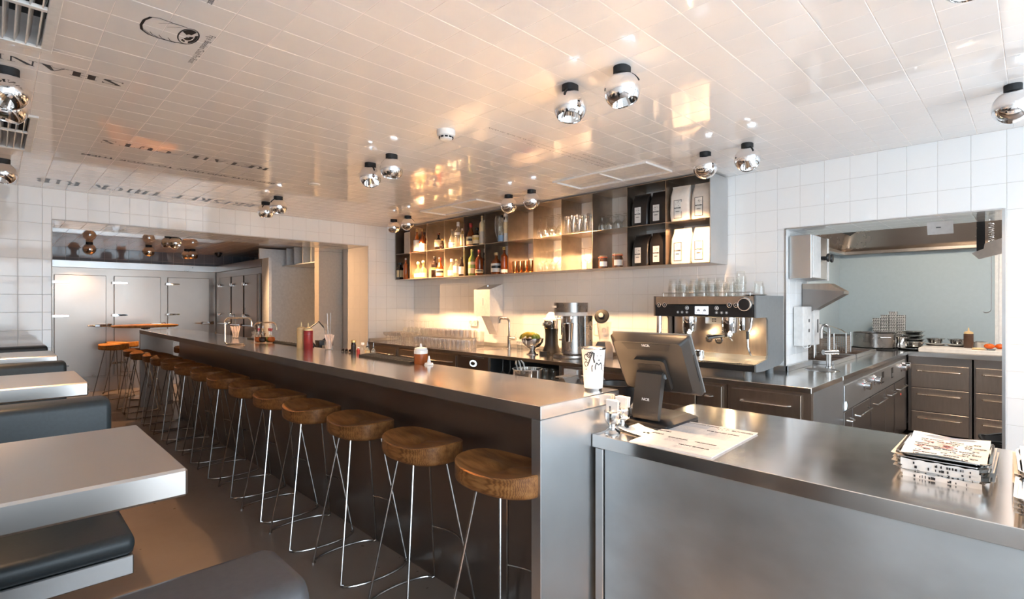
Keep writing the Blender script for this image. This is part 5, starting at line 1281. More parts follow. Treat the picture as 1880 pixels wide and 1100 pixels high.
MB().tube([(-.03, -.068, .215), (-.03, .068, .215)], .012, 10).out('hinge', 'pos_edge', pos)
text('maker_mark', 'NCR', .016, 'label_white', pos, frame_matrix((-.0835, .0, .115), (0, -1, 0), (.04, 0, .18)), 1.1, .0004)
bs = MB(); bo = rrect(-.10, .20, -.11, .11, .02, 3); bi = rrect(-.06, .17, -.08, .08, .02, 3); N = len(bo)
bs.add([(x, y, 0.002) for x, y in bo] + [(x, y, .016) for x, y in bo] + [(x, y, .032) for x, y in bi], [tuple(reversed(range(N)))] + [tuple(range(2 * N, 3 * N))] + [(k, (k + 1) % N, N + (k + 1) % N, N + k) for k in range(N)] + [(N + k, N + (k + 1) % N, 2 * N + (k + 1) % N, 2 * N + k) for k in range(N)])
bs.out('foot', 'black_plastic', pos)
MB().prism(rrect(-.095, .195, -.105, .105, .02), 0, .0018).out('foot_pad', 'steel', pos)
def cardcup(label, x, y):
    t = thing('card_holder', label, 'card holder', (x, y, TZ))
    MB().lathe([(0, 0), (.031, 0), (.033, .004), (.028, .010), (.024, .014), (.014, .022), (.013, .028), (.020, .036), (.030, .048), (.033, .065), (.032, .085), (.036, .091), (.034, .092), (.030, .086), (.030, .055), (0, .04)], n=26).out('egg_cup', 'silver', t)
    for k in range(6):
        m2 = MB().box((-.0012, -.026, .045), (.0012, .026, .135)); m2.tr(0, Matrix.Translation((-.012 + .005 * k, 0, 0)) @ Matrix.Rotation(RND.uniform(-.06, .1), 4, 'Y') @ Matrix.Rotation(RND.uniform(-.06, .06), 4, 'X')); c_ = m2.out('card', 'label_white', t)
    text('card_print', 'BUTCHER', .0095, 'ink', t, frame_matrix((-.0175, .0, .098), (0, 0, 1), (0, 1, 0)), .7, .0004)
cardcup('silver egg cup of white cards, front one beside the bar end', 1.79, 1.218)
cardcup('silver egg cup of white cards, right behind the front one', 1.885, 1.235)
t = thing('flyer', 'small white flyer with dark print under the till foot', 'paper', (1.88, 1.13, TZ), -.25); vv = [(x, y, .0006 + .014 * max(0, (y - .02) / .09) ** 2 + .006 * (x / .06) ** 2) for x in (-.06, -.03, 0, .03, .06) for y in (-.09, -.045, 0, .045, .09)]
MB().add(vv, [(i * 5 + j, i * 5 + j + 5, i * 5 + j + 6, i * 5 + j + 1) for i in range(4) for j in range(4)]).out('sheet', 'label_white', t)
mb = MB()
for k in range(8):
    x, y = RND.uniform(-.03, .02), RND.uniform(-.06, .0); mb.box((x, y, .0035), (x + RND.uniform(.004, .012), y + RND.uniform(.004, .012), .0037))
mb.out('print', 'ink', t)
# stack of menus
t = thing('menu_stack', 'stack of large printed paper menus on the till counter', 'menus', (1.955, .945, TZ), .03)
for k in range(5): MB().box((-.232 + .0015 * k, -.158 - .001 * k, .0012 * k), (.228 + .001 * k, .158 - .001 * k, .0012 * k + .001)).out('menu_sheet', 'paper', t)
zt = .0061
Mm = lambda x, y: frame_matrix((x, y, zt + .0001), (0, -1, 0), (1, 0, 0))
MB().box((.145, .015, zt), (.222, .150, zt + .0001)).out('header_panel', 'paper_grey', t)
for s_, x, y, sz in (('THE BUTCHER MENU', .207, .075, .016), ('THE BLACK BOOK', .125, -.06, .0135), ('BUTCHER', .188, -.115, .0165), ('SALADS', .0, .125, .0125), ('EXTRAS', -.055, .130, .0125), ('MILKSHAKES', -.075, -.075, .0125), ('SMOOTHIES', -.075, .035, .0125), ('HAPPY ENDING', -.145, -.06, .014)):
    text('print', s_, sz, 'ink', t, Mm(x, y), 1.15, .0005)
mb = MB()
def para(x0, x1, y0, y1):
    x = x1
    while x > x0:
        y = y1
        while y > y0:
            w = RND.uniform(.006, .02); mb.box((x, max(y0, y - w), zt), (x + .0012, y, zt + .0001)); y -= w + .004
        x -= .0055
para(.155, .195, .025, .14); para(.02, .105, -.11, -.02); para(.03, .13, .03, .14); para(-.13, -.09, -.02, .07); para(-.20, -.165, -.11, .0); para(-.13, -.085, -.14, -.06)
mb.out('fine_print', 'paper_grey', t)['kind'] = 'stuff'
mb = MB(); mb.box((.212, -.152, zt), (.2135, .152, zt + .0001)); mb.box((-.218, -.152, zt), (-.2165, .152, zt + .0001)); mb.box((-.218, -.152, zt), (.2135, -.1505, zt + .0001)); mb.box((-.218, .1505, zt), (.2135, .152, zt + .0001)); mb.box((-.218, .005, zt), (.14, .006, zt + .0001)); mb.box((.14, -.151, zt), (.141, .151, zt + .0001)); mb.out('rule_lines', 'paper_grey', t)
mb = MB()
for k in range(8): a = k * .8; mb.box((.187 + .014 * math.cos(a), -.04 + .022 * math.sin(a), zt), (.193 + .014 * math.cos(a), -.034 + .022 * math.sin(a), zt + .0001))
mb.out('emblem', 'ink', t)
# serving trays lined with printed paper
def tray(label, x, y, z, rz, w=.325, d=.222, top=False):
    t = thing('serving_tray', label, 'tray', (x, y, z), rz, 'serving trays')
    o1 = rrect(-w / 2 + .02, w / 2 - .02, -d / 2 + .02, d / 2 - .02, .015, 3); o2 = rrect(-w / 2 + .006, w / 2 - .006, -d / 2 + .006, d / 2 - .006, .025, 3); o3 = rrect(-w / 2, w / 2, -d / 2, d / 2, .028, 3); N = len(o1)
    rings = [[(a, b, .001) for a, b in o1], [(a, b, .0195) for a, b in o2], [(a, b, .021) for a, b in o3], [(a, b, .0185) for a, b in o3], [(a, b, .018) for a, b in o2], [(a, b, .0) for a, b in o1]]
    vv = [v for r in rings for v in r]; fs = [tuple(range(N)), tuple(reversed(range(5 * N, 6 * N)))] + [(i * N + k, i * N + (k + 1) % N, (i + 1) * N + (k + 1) % N, (i + 1) * N + k) for i in range(5) for k in range(N)]
    MB().add(vv, fs).out('pan', 'silver', t)
    nx, ny = 10, 7; vv = []; pw, pd = (w - .03, d + .015) if not top else (w + .004, d - .02)
    ox = 0.0 if not top else .004
    for i in range(nx + 1):
        for j in range(ny + 1):
            fx, fy = i / nx * 2 - 1, j / ny * 2 - 1
            edge = max(0, abs(fy) - .8) / .2; 
            vv.append((fx * pw / 2 + ox, fy * pd / 2, .0035 + .017 * min(1, max(0, (max(abs(fx * pw / w), abs(fy * pd / d)) - .80) / .17)) + (.004 * math.sin(5 * fx + 3 * fy) if top else 0) + .003))
    p_ = MB().add(vv, [(i * (ny + 1) + j, (i + 1) * (ny + 1) + j, (i + 1) * (ny + 1) + j + 1, i * (ny + 1) + j + 1) for i in range(nx) for j in range(ny)]).out('paper_liner', 'label_white', t)
    return t, p_
def liner_print(p_, w, d):
    Mt = lambda x, y: frame_matrix((x, y, .0125), (0, 1, 0), (-1, 0, 0))
    words = ['PRIME RIB', '1.0', '0.3', '8.1', 'PRIME RIB', '0.1', 'RIB', 'PRIME']
    k = 0; x = -w / 2 + .03
    while x < w / 2 - .02:
        y = -d / 2 + .03 + (.02 if k % 2 else 0)
        while y < d / 2 - .02:
            text('print', words[k % 8], .0125, 'ink', p_, Mt(x, y), 1.1, .0005); y += .052 + .012 * (k % 3); k += 1
        x += .026
    mb = MB()
    for j in range(14):
        x, y = RND.uniform(-w / 2 + .03, w / 2 - .04), RND.uniform(-d / 2 + .03, d / 2 - .04)
        mb.add([(x, y, .0122), (x + .006, y + .002, .0122), (x + .007, y + .026, .0122), (x + .002, y + .03, .0122)], [(0, 1, 2, 3)])
    mb.out('red_print', 'red_meat', p_)
def side_paper(t, w, d):
    mb = MB()
    vv = []
    for k in range(13): f = k / 12; vv += [(-w / 2 - .0015 - .002 * math.sin(k * 1.7), -d / 2 + .02 + f * (d - .04), -.004 + .001 * math.sin(k)), (-w / 2 - .001, -d / 2 + .02 + f * (d - .04), .0145 + .002 * math.sin(k * 2.3))]
    mb.add(vv, [(2 * k, 2 * k + 2, 2 * k + 3, 2 * k + 1) for k in range(12)]); f_ = mb.out('paper_edge', 'label_white', t)
    mk = MB()
    for k in range(14):
        y = RND.uniform(-d / 2 + .03, d / 2 - .05); mk.box((-w / 2 - .0045, y, .002), (-w / 2 - .004, y + RND.uniform(.0015, .005), .002 + RND.uniform(.004, .009)))
    mk.out('edge_print', 'ink', f_)['kind'] = 'stuff'
HN = ['bottom', 'second', 'third', 'fourth', 'top']
for nm, x, y, rz in (('left', 2.16, .20, .0), ('right', 2.15, -.075, .03)):
    for k in range(5):
        t, p_ = tray(f'{HN[k]} tray of the {nm} stack of paper-lined trays', x + RND.uniform(-.004, .004), y + RND.uniform(-.004, .004), TZ + .0005 + .0125 * k, rz + RND.uniform(-.02, .02), top=(k == 4))
        if k == 4: liner_print(p_, .32, .2)
        else: side_paper(t, .325, .222)
for k in range(4):
    t, p_ = tray(f'{HN[k]} tray of the small stack at the right frame edge', 1.865, -.09, TZ + .0005 + .0125 * k, 0, .24, .24)
    if k == 3: liner_print(p_, .22, .22)
# ------------------------------------------------------------------ kitchen behind the pass
kc = thing('cooking_range', 'long steel cooking range with control panel and oven doors', 'range', (0, 0, 0))
YK = .968
MB().box((3.606, YK, 0), (4.315, YK + .0115, CZ - .0345)).out('end_panel', 'steel_face', kc)
MB().box((4.32, YK + .012, .08), (6.99, 1.34, CZ - .0345)).out('body', 'steel_bar_panel', kc)
MB().box((4.325, YK - .004, .665), (6.80, YK + .0115, .85), .002).out('control_panel', 'steel_face', kc)
m_ = MB().lathe([(0, 0), (.032, 0), (.030, .002), (0, .002)], n=22); m_.tr(0, Matrix.Translation((4.36, YK - .0041, .70)) @ Matrix.Rotation(PI / 2, 4, 'X')); m_.out('badge', 'sign_white', kc)
for x in (4.93, 5.305, 6.55, 6.77):
    k_ = MB().lathe([(0, 0), (.045, 0), (.045, .006), (.034, .010), (.034, .045), (.030, .05), (0, .05)], n=20); k_.tr(0, Matrix.Translation((x, YK - .0041, .787)) @ Matrix.Rotation(PI / 2, 4, 'X')); kn = k_.out('knob', 'chrome', kc)
    MB().box((x - .058, YK - .0065, .803), (x - .052, YK - .0042, .809)).out('indicator', 'red_led', kn)
for x in (5.66, 6.09):
    MB().box((x - .045, YK - .006, .725), (x + .045, YK - .0042, .825)).out('switch_plate', 'black_plastic', kc)
    MB().box((x - .03, YK - .010, .74), (x + .03, YK - .0061, .77)).out('switch', 'steel', kc)
for x0, x1 in ((4.33, 4.55), (4.58, 5.17), (5.20, 5.78), (5.80, 6.2), (6.25, 6.8)):
    d_ = MB().box((x0, YK - .002, .12), (x1, YK + .0115, .655), .002).out('oven_door', 'steel_bar_panel', kc)
    a, b = x0 + .05, min(x1 - .05, x0 + .5)
    MB().tube([(a, YK - .002, .59), (a + .02, YK - .035, .585), (b - .02, YK - .035, .585), (b, YK - .002, .59)], .007, 8).out('handle', 'rod_steel', d_)
MB().box((6.55, YK - .003, .5), (6.57, YK - .0021, .52)).out('pilot_lamp', 'red_led', kc)
# drawer units on the far run
for i, (y0, y1, lab) in enumerate(((.46, .95, 'brown steel kitchen drawer unit at the inner corner'), (-.10, .43, 'brown steel kitchen drawer unit cut by the pass edge'))):
    t = thing('kitchen_drawer_unit', lab, 'cabinet', (0, 0, 0), 0, 'kitchen drawer units')
    MB().box((7.03, y0 - .025, .06), (7.76, y1 + .02, CZ - .052)).out('body', 'steel_bar_panel', t)
    for z0, z1 in ((.545, .785), (.295, .535), (.07, .285)):
        d_ = MB().box((6.998, y0 + .012, z0), (7.0295, y1 - .01, z1), .002).out('drawer', 'steel_warm', t)
        handle_y(d_, 6.998, y0 + .07, y1 - .06, z1 - .065, .008, 'brass_tube')
t = thing('glass_splashback', 'pale grey-blue glass splashback behind the kitchen counter', 'splashback', (0, 0, 0)); MB().box((7.755, .31, CZ), (7.775, 1.795, 2.10)).out('end_pane', 'glass_board', t); MB().box((KX + .01, 1.785, CZ), (7.754, 1.797, 2.10)).out('side_pane', 'glass_board', t); MB().box((7.75, .28, CZ), (7.777, .309, 2.10)).out('edge_strip', 'white_plastic', t)
# hood
hd = thing('extractor_hood', 'large steel extractor hood with slatted filters over the cookers', 'hood', (0, 0, 0))
MB().add([(7.74, -1.2, 2.075), (7.74, 1.77, 2.075), (7.50, 1.77, 2.70), (7.50, -1.2, 2.70)], [(0, 1, 2, 3)]).out('rear_panel', 'steel_hood', hd)
MB().add([(KX + .1, 1.77, 2.075), (7.74, 1.77, 2.075), (7.50, 1.60, 2.70), (KX + .1, 1.60, 2.70)], [(3, 2, 1, 0)]).out('side_panel', 'steel_hood', hd)
MB().box((7.66, -1.2, 2.05), (7.75, 1.78, 2.09), .004).out('rear_gutter', 'steel_warm', hd); MB().box((KX + .1, 1.70, 2.05), (7.66, 1.78, 2.09), .004).out('side_gutter', 'steel', hd)
for j, x0 in enumerate((5.9, 6.6)):
    f_ = MB().add([(x0, 1.55, 2.24), (x0 + .62, 1.55, 2.24), (x0 + .62, .95, 2.62), (x0, .95, 2.62)], [(0, 1, 2, 3)]).out('filter', 'dark_recess', hd)
    for k in range(14):
        x = x0 + .02 + k * .042; m2 = MB().prism([(x, 0), (x + .026, 0), (x + .026, .70), (x, .70)], -.012, -.004); m2.tr(0, Matrix.Translation((0, 1.55, 2.24)) @ Matrix.Rotation(PI - .565, 4, 'X') @ Matrix.Diagonal((1, 1, 1, 1))); m2.out('baffle', 'steel_warm', f_)
lamp_h = MB().lathe([(0, 0), (.05, 0), (.05, .02), (0, .02)], (6.4, .62, 2.60), 18).out('hood_lamp', 'bulb', hd)
d = bpy.data.lights.new('hood_light', 'SPOT'); d.energy = 45; d.color = (1, .80, .58); d.spot_size = 2.6; d.spot_blend = .5; d.shadow_soft_size = .05
o = bpy.data.objects.new('hood_light', d); COL.objects.link(o); o.parent = hd; o.location = (6.4, .62, 2.57); o.rotation_euler = (0, -.5, 0)
d = bpy.data.lights.new('ceiling_light', 'AREA'); d.energy = 28; d.color = (.95, .97, 1.0); d.size = 1.1; d.size_y = .25; d.shape = 'RECTANGLE'
kl = thing('kitchen_light', 'flat white kitchen ceiling light', 'ceiling lamp', (5.7, -.55, 2.70)); MB().box((-.6, -.16, 0), (.6, .16, .045), .005).out('housing', 'white_plastic', kl); MB().box((-.57, -.13, -.004), (.57, .13, -.0005)).out('diffuser', 'screen_white', kl)
o = bpy.data.objects.new('ceiling_light', d); COL.objects.link(o); o.parent = kl; o.location = (0, 0, -.01)
# boxes on the jamb
t = thing('switch_cabinet', 'steel wall cabinet with two black turn handles at the pass', 'cabinet', (0, 0, 0))
MB().box((4.375, KY1 - .16, 1.632), (4.80, KY1 - .006, 1.965), .003).out('body', 'steel', t)
MB().box((4.385, KY1 - .172, 1.638), (4.585, KY1 - .1605, 1.96), .002).out('front_cover', 'white_paint', t)
MB().box((4.815, KY1 - .16, 1.625), (4.86, KY1 - .006, 1.97), .002).out('door', 'white_paint', t)
for x in (4.64, 4.74):
    h_ = MB().lathe([(0, 0), (.014, 0), (.012, .035), (.03, .04), (.034, .048), (.03, .056), (0, .057)], n=16); h_.tr(0, Matrix.Translation((x, KY1 - .161, 1.80)) @ Matrix.Rotation(PI / 2, 4, 'X')); h_.out('turn_handle', 'black_plastic', t)
t = thing('funnel_bin', 'dark steel funnel hanging below the switch cabinet', 'funnel', (0, 0, 0))
MB().prism_x([(KY1 - .006, 1.56), (KY1 - .30, 1.535), (KY1 - .30, 1.515), (KY1 - .05, 1.36), (KY1 - .006, 1.36)], 4.70, 4.86).out('hopper', 'steel_bar_panel', t)
MB().prism_x([(KY1 - .006, 1.6), (KY1 - .20, 1.6), (KY1 - .30, 1.5355), (KY1 - .006, 1.5605)], 4.70, 4.86).out('collar', 'steel_warm', t)
t = thing('fuse_box', 'pale grey electric box on the jamb beside the fryers', 'electric box', (0, 0, 0))
MB().box((4.48, KY1 - .075, 1.105), (4.70, KY1 - .006, 1.415), .003).out('body', 'white_paint', t); MB().box((4.71, KY1 - .09, 1.10), (4.86, KY1 - .006, 1.40), .003).out('door', 'white_paint', t)
for z in (1.21, 1.29): MB().box((4.62, KY1 - .078, z), (4.64, KY1 - .0752, z + .025)).out('switch', 'black_plastic', t)
MB().box((4.80, KY1 - .095, 1.20), (4.812, KY1 - .0902, 1.31)).out('grip', 'black_plastic', t)
for x in (4.55, 4.63): MB().tube([(x, KY1 - .05, 1.104), (x + .02, KY1 - .06, 1.085), (x + .05, KY1 - .07, 1.09), (x + .06, KY1 - .07, 1.10)], .004, 6).out('cable', 'white_plastic', t)
# kitchen tap
t = thing('kitchen_tap', 'low swan-neck tap at the round sink by the pass', 'tap', (4.79, 1.176, CZ))
MB().lathe([(0, 0), (.026, 0), (.026, .008), (.020, .012), (.020, .13), (0, .13)], n=18).out('column', 'rod_steel', t)
MB().tube([(0, 0, .13), (0, 0, .31)] + arc((-.022, .022, .31), .03, 0, 0, 1)[1:1] + [(-.008, .006, .335), (-.028, .02, .345), (-.048, .034, .335), (-.056, .04, .31), (-.056, .04, .24)], .012, 12).out('spout', 'rod_steel', t)
MB().tube([(-.045, .03, .125), (.06, -.045, .125)], .021, 14).out('mixer', 'rod_steel', t); MB().tube([(.055, -.04, .14), (.075, -.03, .19)], .004, 6).out('lever', 'rod_steel', t)
# fryer basins and baskets
for i, (x0, x1) in enumerate(((5.0, 5.75), (5.82, 6.65))):
    t = thing('fryer', ['nearer steel deep fryer basin in the kitchen worktop', 'farther steel deep fryer basin in the kitchen worktop'][i], 'fryer', (0, 0, 0), 0, 'fryers')
    mb = MB(); y0, y1 = 1.19, 1.76; w = .022; z0, z1 = CZ, CZ + .032
    mb.box((x0, y0, z0), (x1, y0 + w, z1), .003); mb.box((x0, y1 - w, z0), (x1, y1, z1), .003); mb.box((x0, y0 + w, z0), (x0 + w, y1 - w, z1), .003); mb.box((x1 - w, y0 + w, z0), (x1, y1 - w, z1), .003); mb.out('rim', 'steel', t)
    MB().box((x0 + w, y0 + w, CZ + .001), (x1 - w, y1 - w, CZ + .003)).out('oil', 'brown_sauce', t)
    MB().box((x0 + .35, y0 + w, CZ + .0035), (x0 + .365, y1 - w, CZ + .028)).out('divider', 'steel_warm', t)
def basket(label, x, y, rz):
    t = thing('fryer_basket', label, 'fryer basket', (x, y, CZ + .034), rz, 'fryer baskets')
    w, d, h = .20, .30, .17; mb = MB(); r = .0022
    def wire(a, b): mb.tube([a, b], r, 4)
    n = 14
    for k in range(n + 1):
        f = -1 + 2 * k / n
        for s_ in (-1, 1):
            wire((f * w / 2, s_ * d / 2, 0), (f * w / 2, s_ * d / 2, h)); wire((s_ * w / 2, f * d / 2, 0), (s_ * w / 2, f * d / 2, h))
    for k in range(9):
        z = h * k / 8
        for s_ in (-1, 1): wire((-w / 2, s_ * d / 2, z), (w / 2, s_ * d / 2, z)); wire((s_ * w / 2, -d / 2, z), (s_ * w / 2, d / 2, z))
    mb.out('wire_mesh', 'steel_warm', t)['kind'] = 'stuff'
    MB().tube([(-w / 2, -d / 2, h), (w / 2, -d / 2, h), (w / 2, d / 2, h), (-w / 2, d / 2, h)], .005, 6, True).out('top_ring', 'rod_steel', t)
    for sx in (-1, 1): MB().tube([(sx * w * .45, -d / 2 - .006, .0), (sx * w * .45, -d / 2 - .006, h + .03)], .0065, 8).out('hanger', 'rod_steel', t)
    MB().tube([(-.03, -d / 2, h + .02), (-.01, -d / 2 + .05, h + .05), (.12, -d / 2 + .16, h + .075), (.24, -d / 2 + .24, h + .085)], .0055, 8).out('handle', 'brass_tube', t)
basket('wire fryer basket lying left, half behind the jamb', 5.20, 1.55, .2); basket('wire fryer basket hung upright in the middle', 5.55, 1.50, 0); basket('wire fryer basket hung upright beside the stock pot', 5.95, 1.45, 0)
# stock pot on hob
t = thing('hob', 'black hob plate under the stock pot', 'hob', (7.15, 1.30, CZ)); MB().box((-.25, -.22, 0), (.25, .22, .012), .003).out('plate', 'black_matt', t); MB().lathe([(.16, .0125), (.17, .014), (.18, .0125)], n=26).out('ring', 'black_plastic', t)
t = thing('stock_pot', 'wide shiny steel pot standing on the hob', 'pot', (7.15, 1.30, CZ + .0145)); MB().lathe([(0, 0), (.195, 0), (.203, .008), (.203, .165), (.208, .170), (.198, .170), (.196, .01), (0, .006)], n=36).out('pot', 'steel_brushed', t)
for a in (PI * 1.2, PI * .2):
    ca, sa = math.cos(a), math.sin(a); MB().tube([(.203 * ca - .055 * sa, .203 * sa + .055 * ca, .12), (.24 * ca - .05 * sa, .24 * sa + .05 * ca, .125), (.24 * ca + .05 * sa, .24 * sa - .05 * ca, .125), (.203 * ca + .055 * sa, .203 * sa - .055 * ca, .12)], .006, 8).out('handle', 'rod_steel', t)
# patterned takeaway boxes
for k in range(4):
    t = thing('takeaway_box_stack', ['leftmost', 'second', 'third, tallest', 'rightmost'][k] + ' stack of black and white patterned takeaway cartons', 'carton stack', (7.60, 1.352 - .080 * k, CZ), 0, 'patterned carton stacks')
    n = (6, 7, 8, 7)[k]
    for j in range(n):
        z0 = .10 + j * .040; MB().prism([(-.05, -.036), (.05, -.036), (.05, .036), (-.05, .036)], z0, z0 + .037).out('carton', 'label_white', t)
    mb = MB()
    for j in range(n * 2):
        z0 = .104 + j * .02
        for q in range(4): y = -.033 + q * .017 + (.004 if j % 2 else 0); mb.add([(-.0505, y, z0), (-.0505, y + .011, z0), (-.0505, y + .015, z0 + .013), (-.0505, y + .004, z0 + .013)], [(0, 3, 2, 1)]); mb.add([(y, -.0365, z0), (y + .011, -.0365, z0), (y + .015, -.0365, z0 + .013), (y + .004, -.0365, z0 + .013)], [(0, 1, 2, 3)])
    mb.out('printed_pattern', 'ink', t)['kind'] = 'stuff'
    MB().box((-.05, -.036, 0), (.05, .036, .0995), .002).out('stand', 'steel_warm', t)
def pan(label, x, y, z, r, h, name='steel_bowl', mat='silver', fill=None):
    t = thing(name, label, 'bowl', (x, y, z), 0, 'steel kitchen bowls')
    MB().lathe([(0, 0), (r * .62, 0), (r * .72, .004), (r * .97, h * .9), (r * 1.06, h), (r * 1.06, h + .003), (r * .94, h * .93), (r * .6, .008), (0, .006)], n=26).out('bowl', mat, t)
    MB().lathe([(0, h * .55), (r * .8, h * .55)], n=22).out('filling', fill or 'steel', t)
    return t
pan('deep steel bowl behind the stock pot', 7.42, 1.10, CZ, .10, .13)
t = thing('gastro_tray', 'flat steel tray under the stacked pans', 'tray', (7.28, .96, CZ)); MB().lathe([(0, 0), (.13, 0), (.17, .018), (.172, .02), (.13, .006), (0, .005)], n=30).out('plate', 'silver', t); MB().lathe([(.165, .018), (.174, .021), (.165, .024)], n=30).out('rim', 'silver', t)
for k in range(4): pan(['lowest', 'second', 'third', 'topmost'][k] + ' pan of the stack right of the patterned cartons', 7.44, .985, CZ + .022 + .045 * k, .11, .06 if k == 0 else .045, 'steel_pan')
t = thing('cutting_board', 'thick pale cutting board on the kitchen counter', 'board', (0, 0, CZ)); MB().box((7.05, -.55, 0), (7.60, .885, .042), .004).out('board', 'board', t); MB().box((7.054, .886, .012), (7.20, .8875, .03)).out('edge_mark', 'board', t)
ZBD = CZ + .0425
for k, (y, lab) in enumerate(((.79, 'left shallow steel ingredient bowl on the board'), (.60, 'middle shallow steel ingredient bowl on the board'))):
    pan(lab, 7.50, y, ZBD + .03, .085, .05, 'ingredient_bowl', 'silver', 'label_cream')
    t = thing('bowl_stand', ['plate under the left ingredient bowl', 'plate under the middle ingredient bowl'][k], 'plate', (7.50, y, ZBD)); MB().lathe([(0, 0), (.06, 0), (.10, .024), (.102, .029), (.06, .0295), (0, .0295)], n=26).out('plate', 'silver', t); MB().lathe([(.098, .024), (.106, .027), (.098, .03)], n=26).out('rim', 'ceramic', t)
pan('small steel bowl right of the brown sauce bottle', 7.50, .42, ZBD, .07, .06, 'ingredient_bowl', 'silver', 'dark_recess')
squeeze('brown sauce squeeze bottle with white cap on the cutting board', 7.38, .50, ZBD, .215, .042, 'brown_sauce', 'mustard')
for k, (y, x, s) in enumerate(((.335, 7.36, 1.0), (.255, 7.42, .95))):
    t = thing('tomato', ['ripe orange-red tomato, left on the board', 'ripe orange-red tomato at the pass edge'][k], 'tomato', (x, y, ZBD + .028 * s)); MB().lathe([(0, -.026 * s)] + [(.045 * s * math.cos(a), .028 * s * math.sin(a)) for a in [-PI / 2 + PI * j / 10 for j in range(1, 10)]] + [(.0, .024 * s)], n=20).out('skin', 'tomato', t); MB().tube([(0, 0, .022 * s), (.004, .0, .034 * s)], .003, 6).out('stem', 'green_fruit', t)
t = thing('bun', 'yellow bun half on the cutting board edge', 'bun', (7.16, .41, ZBD)); MB().lathe([(0, 0), (.05, 0), (.055, .008), (.045, .018), (0, .022)], n=20).out('crumb', 'mustard', t); MB().lathe([(.03, .019), (.036, .021), (.042, .018)], n=20).out('crust', 'label_cream', t)
t = thing('knife', 'dark kitchen knife lying on the board', 'knife', (7.14, .29, ZBD), .5); MB().box((-.01, -.01, .001), (.012, .06, .016), .004).out('handle', 'pos_edge', t); MB().prism([(-.01, .06), (.014, .06), (.004, .16)], .006, .008).out('blade', 'steel', t)
# scale-like kettle behind fryers
t = thing('milk_can', 'small pale container with dark lid behind the fryer baskets', 'container', (6.35, 1.68, CZ + .0)); MB().prism_y([(-.06, 0), (.06, 0), (.06, .22), (.02, .29), (-.06, .29)], -.05, .05).out('body', 'white_plastic', t); MB().box((-.05, -.03, .2905), (.03, .03, .305), .004).out('lid', 'black_plastic', t); MB().box((-.0615, -.03, .15), (-.0602, .02, .26)).out('label_panel', 'black_plastic', t)
# order tickets and spring hook at the pass
t = thing('order_ticket', 'folded white order ticket hanging from the pass lintel', 'paper', (4.60, .46, 0)); vv = []
for k in range(7): f = k / 6; vv += [(0 + .03 * f * f, .07, KZ - .008 - .085 * f), (0 + .03 * f * f, -.07, KZ - .008 - .085 * f)]
MB().add(vv, [(2 * k, 2 * k + 1, 2 * k + 3, 2 * k + 2) for k in range(6)]).out('sheet', 'paper', t); MB().box((-.004, -.006, KZ - .052), (-.0015, .02, KZ - .046)).out('pen_mark', 'ink', t)
t = thing('shower_hose', 'spring rinse hose and black tape strip hanging at the right of the pass', 'hose', (5.05, .22, 0))
pts = []
for k in range(140): a = k * .62; pts.append((.014 * math.cos(a), .014 * math.sin(a), 2.02 - .0016 * k))
MB().tube(pts, .0028, 5).out('spring', 'silver', t); MB().box((-.06, .03, 1.78), (-.055, .075, 2.06)).out('black_strip', 'black_matt', t)
MB().tube([(.0, 0, 1.80), (.0, .0, 1.40)] + arc((0, .025, 1.40), .025, PI, 1.75 * PI, 8, 'yz')[1:], .0035, 6).out('hook', 'steel', t)
t = thing('hanging_papers', 'creased pink papers hung at the right top of the pass', 'papers', (4.95, .20, 0))
MB().prism_x([(.12, 1.80), (-.05, 1.875), (-.05, 1.79), (.08, 1.755)], 0, .002).out('sheet', 'bag_white', t); MB().prism_x([(.05, 1.865), (-.05, 1.90), (-.05, 1.83), (.06, 1.80)], .004, .006).out('sheet', 'bag_white', t)
# waste bin
t = thing('waste_bin', 'black waste bin with liner just inside the pass', 'bin', (5.22, .10, 0)); MB().lathe([(0, 0), (.15, 0), (.19, .43), (.2, .445), (.185, .445), (.17, .4), (0, .3)], n=28).out('bin', 'black_plastic', t); MB().tube([(.192 * math.cos(a), .192 * math.sin(a),   .448 + .008 * math.sin(a * 5)) for a in [2 * PI * k / 30 for k in range(30)]], .009, 6, True).out('liner', 'dark_recess', t)

# ------------------------------------------------------------------ rear room: cold store
cs = thing('cold_store', 'steel cold store wall with three hinged doors across the rear room', 'cold store', (0, 0, 0))
YW = 10.75
MB().box((.2, YW + .012, 0), (2.90, YW + .025, 2.0)).out('frame_wall', 'fridge_steel', cs)
MB().box((.2, YW - .05, 2.0), (2.90, YW + .025, 2.112), .004).out('cornice', 'steel', cs)
MB().box((.2, YW - .01, 0), (2.90, YW + .0115, .225), .002).out('plinth', 'fridge_steel', cs)
def hinge(parent, x, z, y=YW, w=.17):
    MB().box((x - .03, y - .035, z - .02), (x, y, z + .02), .004).out('hinge', 'chrome', parent); MB().prism_y([(x, z - .018), (x + w, z - .011), (x + w + .008, z), (x + w, z + .011), (x, z + .018)], y - .03, y - .006).out('hinge_strap', 'chrome', parent)
def latch(parent, x0, x1, z, y=YW):
    MB().tube([(x0, y - .055, z), (x0 + .09, y - .06, z)], [.006, .012], 8).out('latch_lever', 'chrome', parent); MB().box((x0 + .085, y - .06, z - .022), (x1 - .07, y - .006, z + .022), .008).out('latch', 'chrome', parent); MB().box((x1 - .06, y - .04, z - .028), (x1, y, z + .028), .01).out('latch_keeper', 'chrome', parent)
for x0, x1 in ((.643, 1.285), (1.389, 2.039), (2.141, 2.794)):
    d_ = MB().box((x0, YW - .03, .25), (x1, YW + .0115, 1.885), .006).out('door', 'fridge_steel', cs)
    for z in (1.768, 1.235, .45): hinge(d_, x0, z, YW - .03)
    latch(d_, x1 - .24, x1 + .07, 1.07, YW - .03)
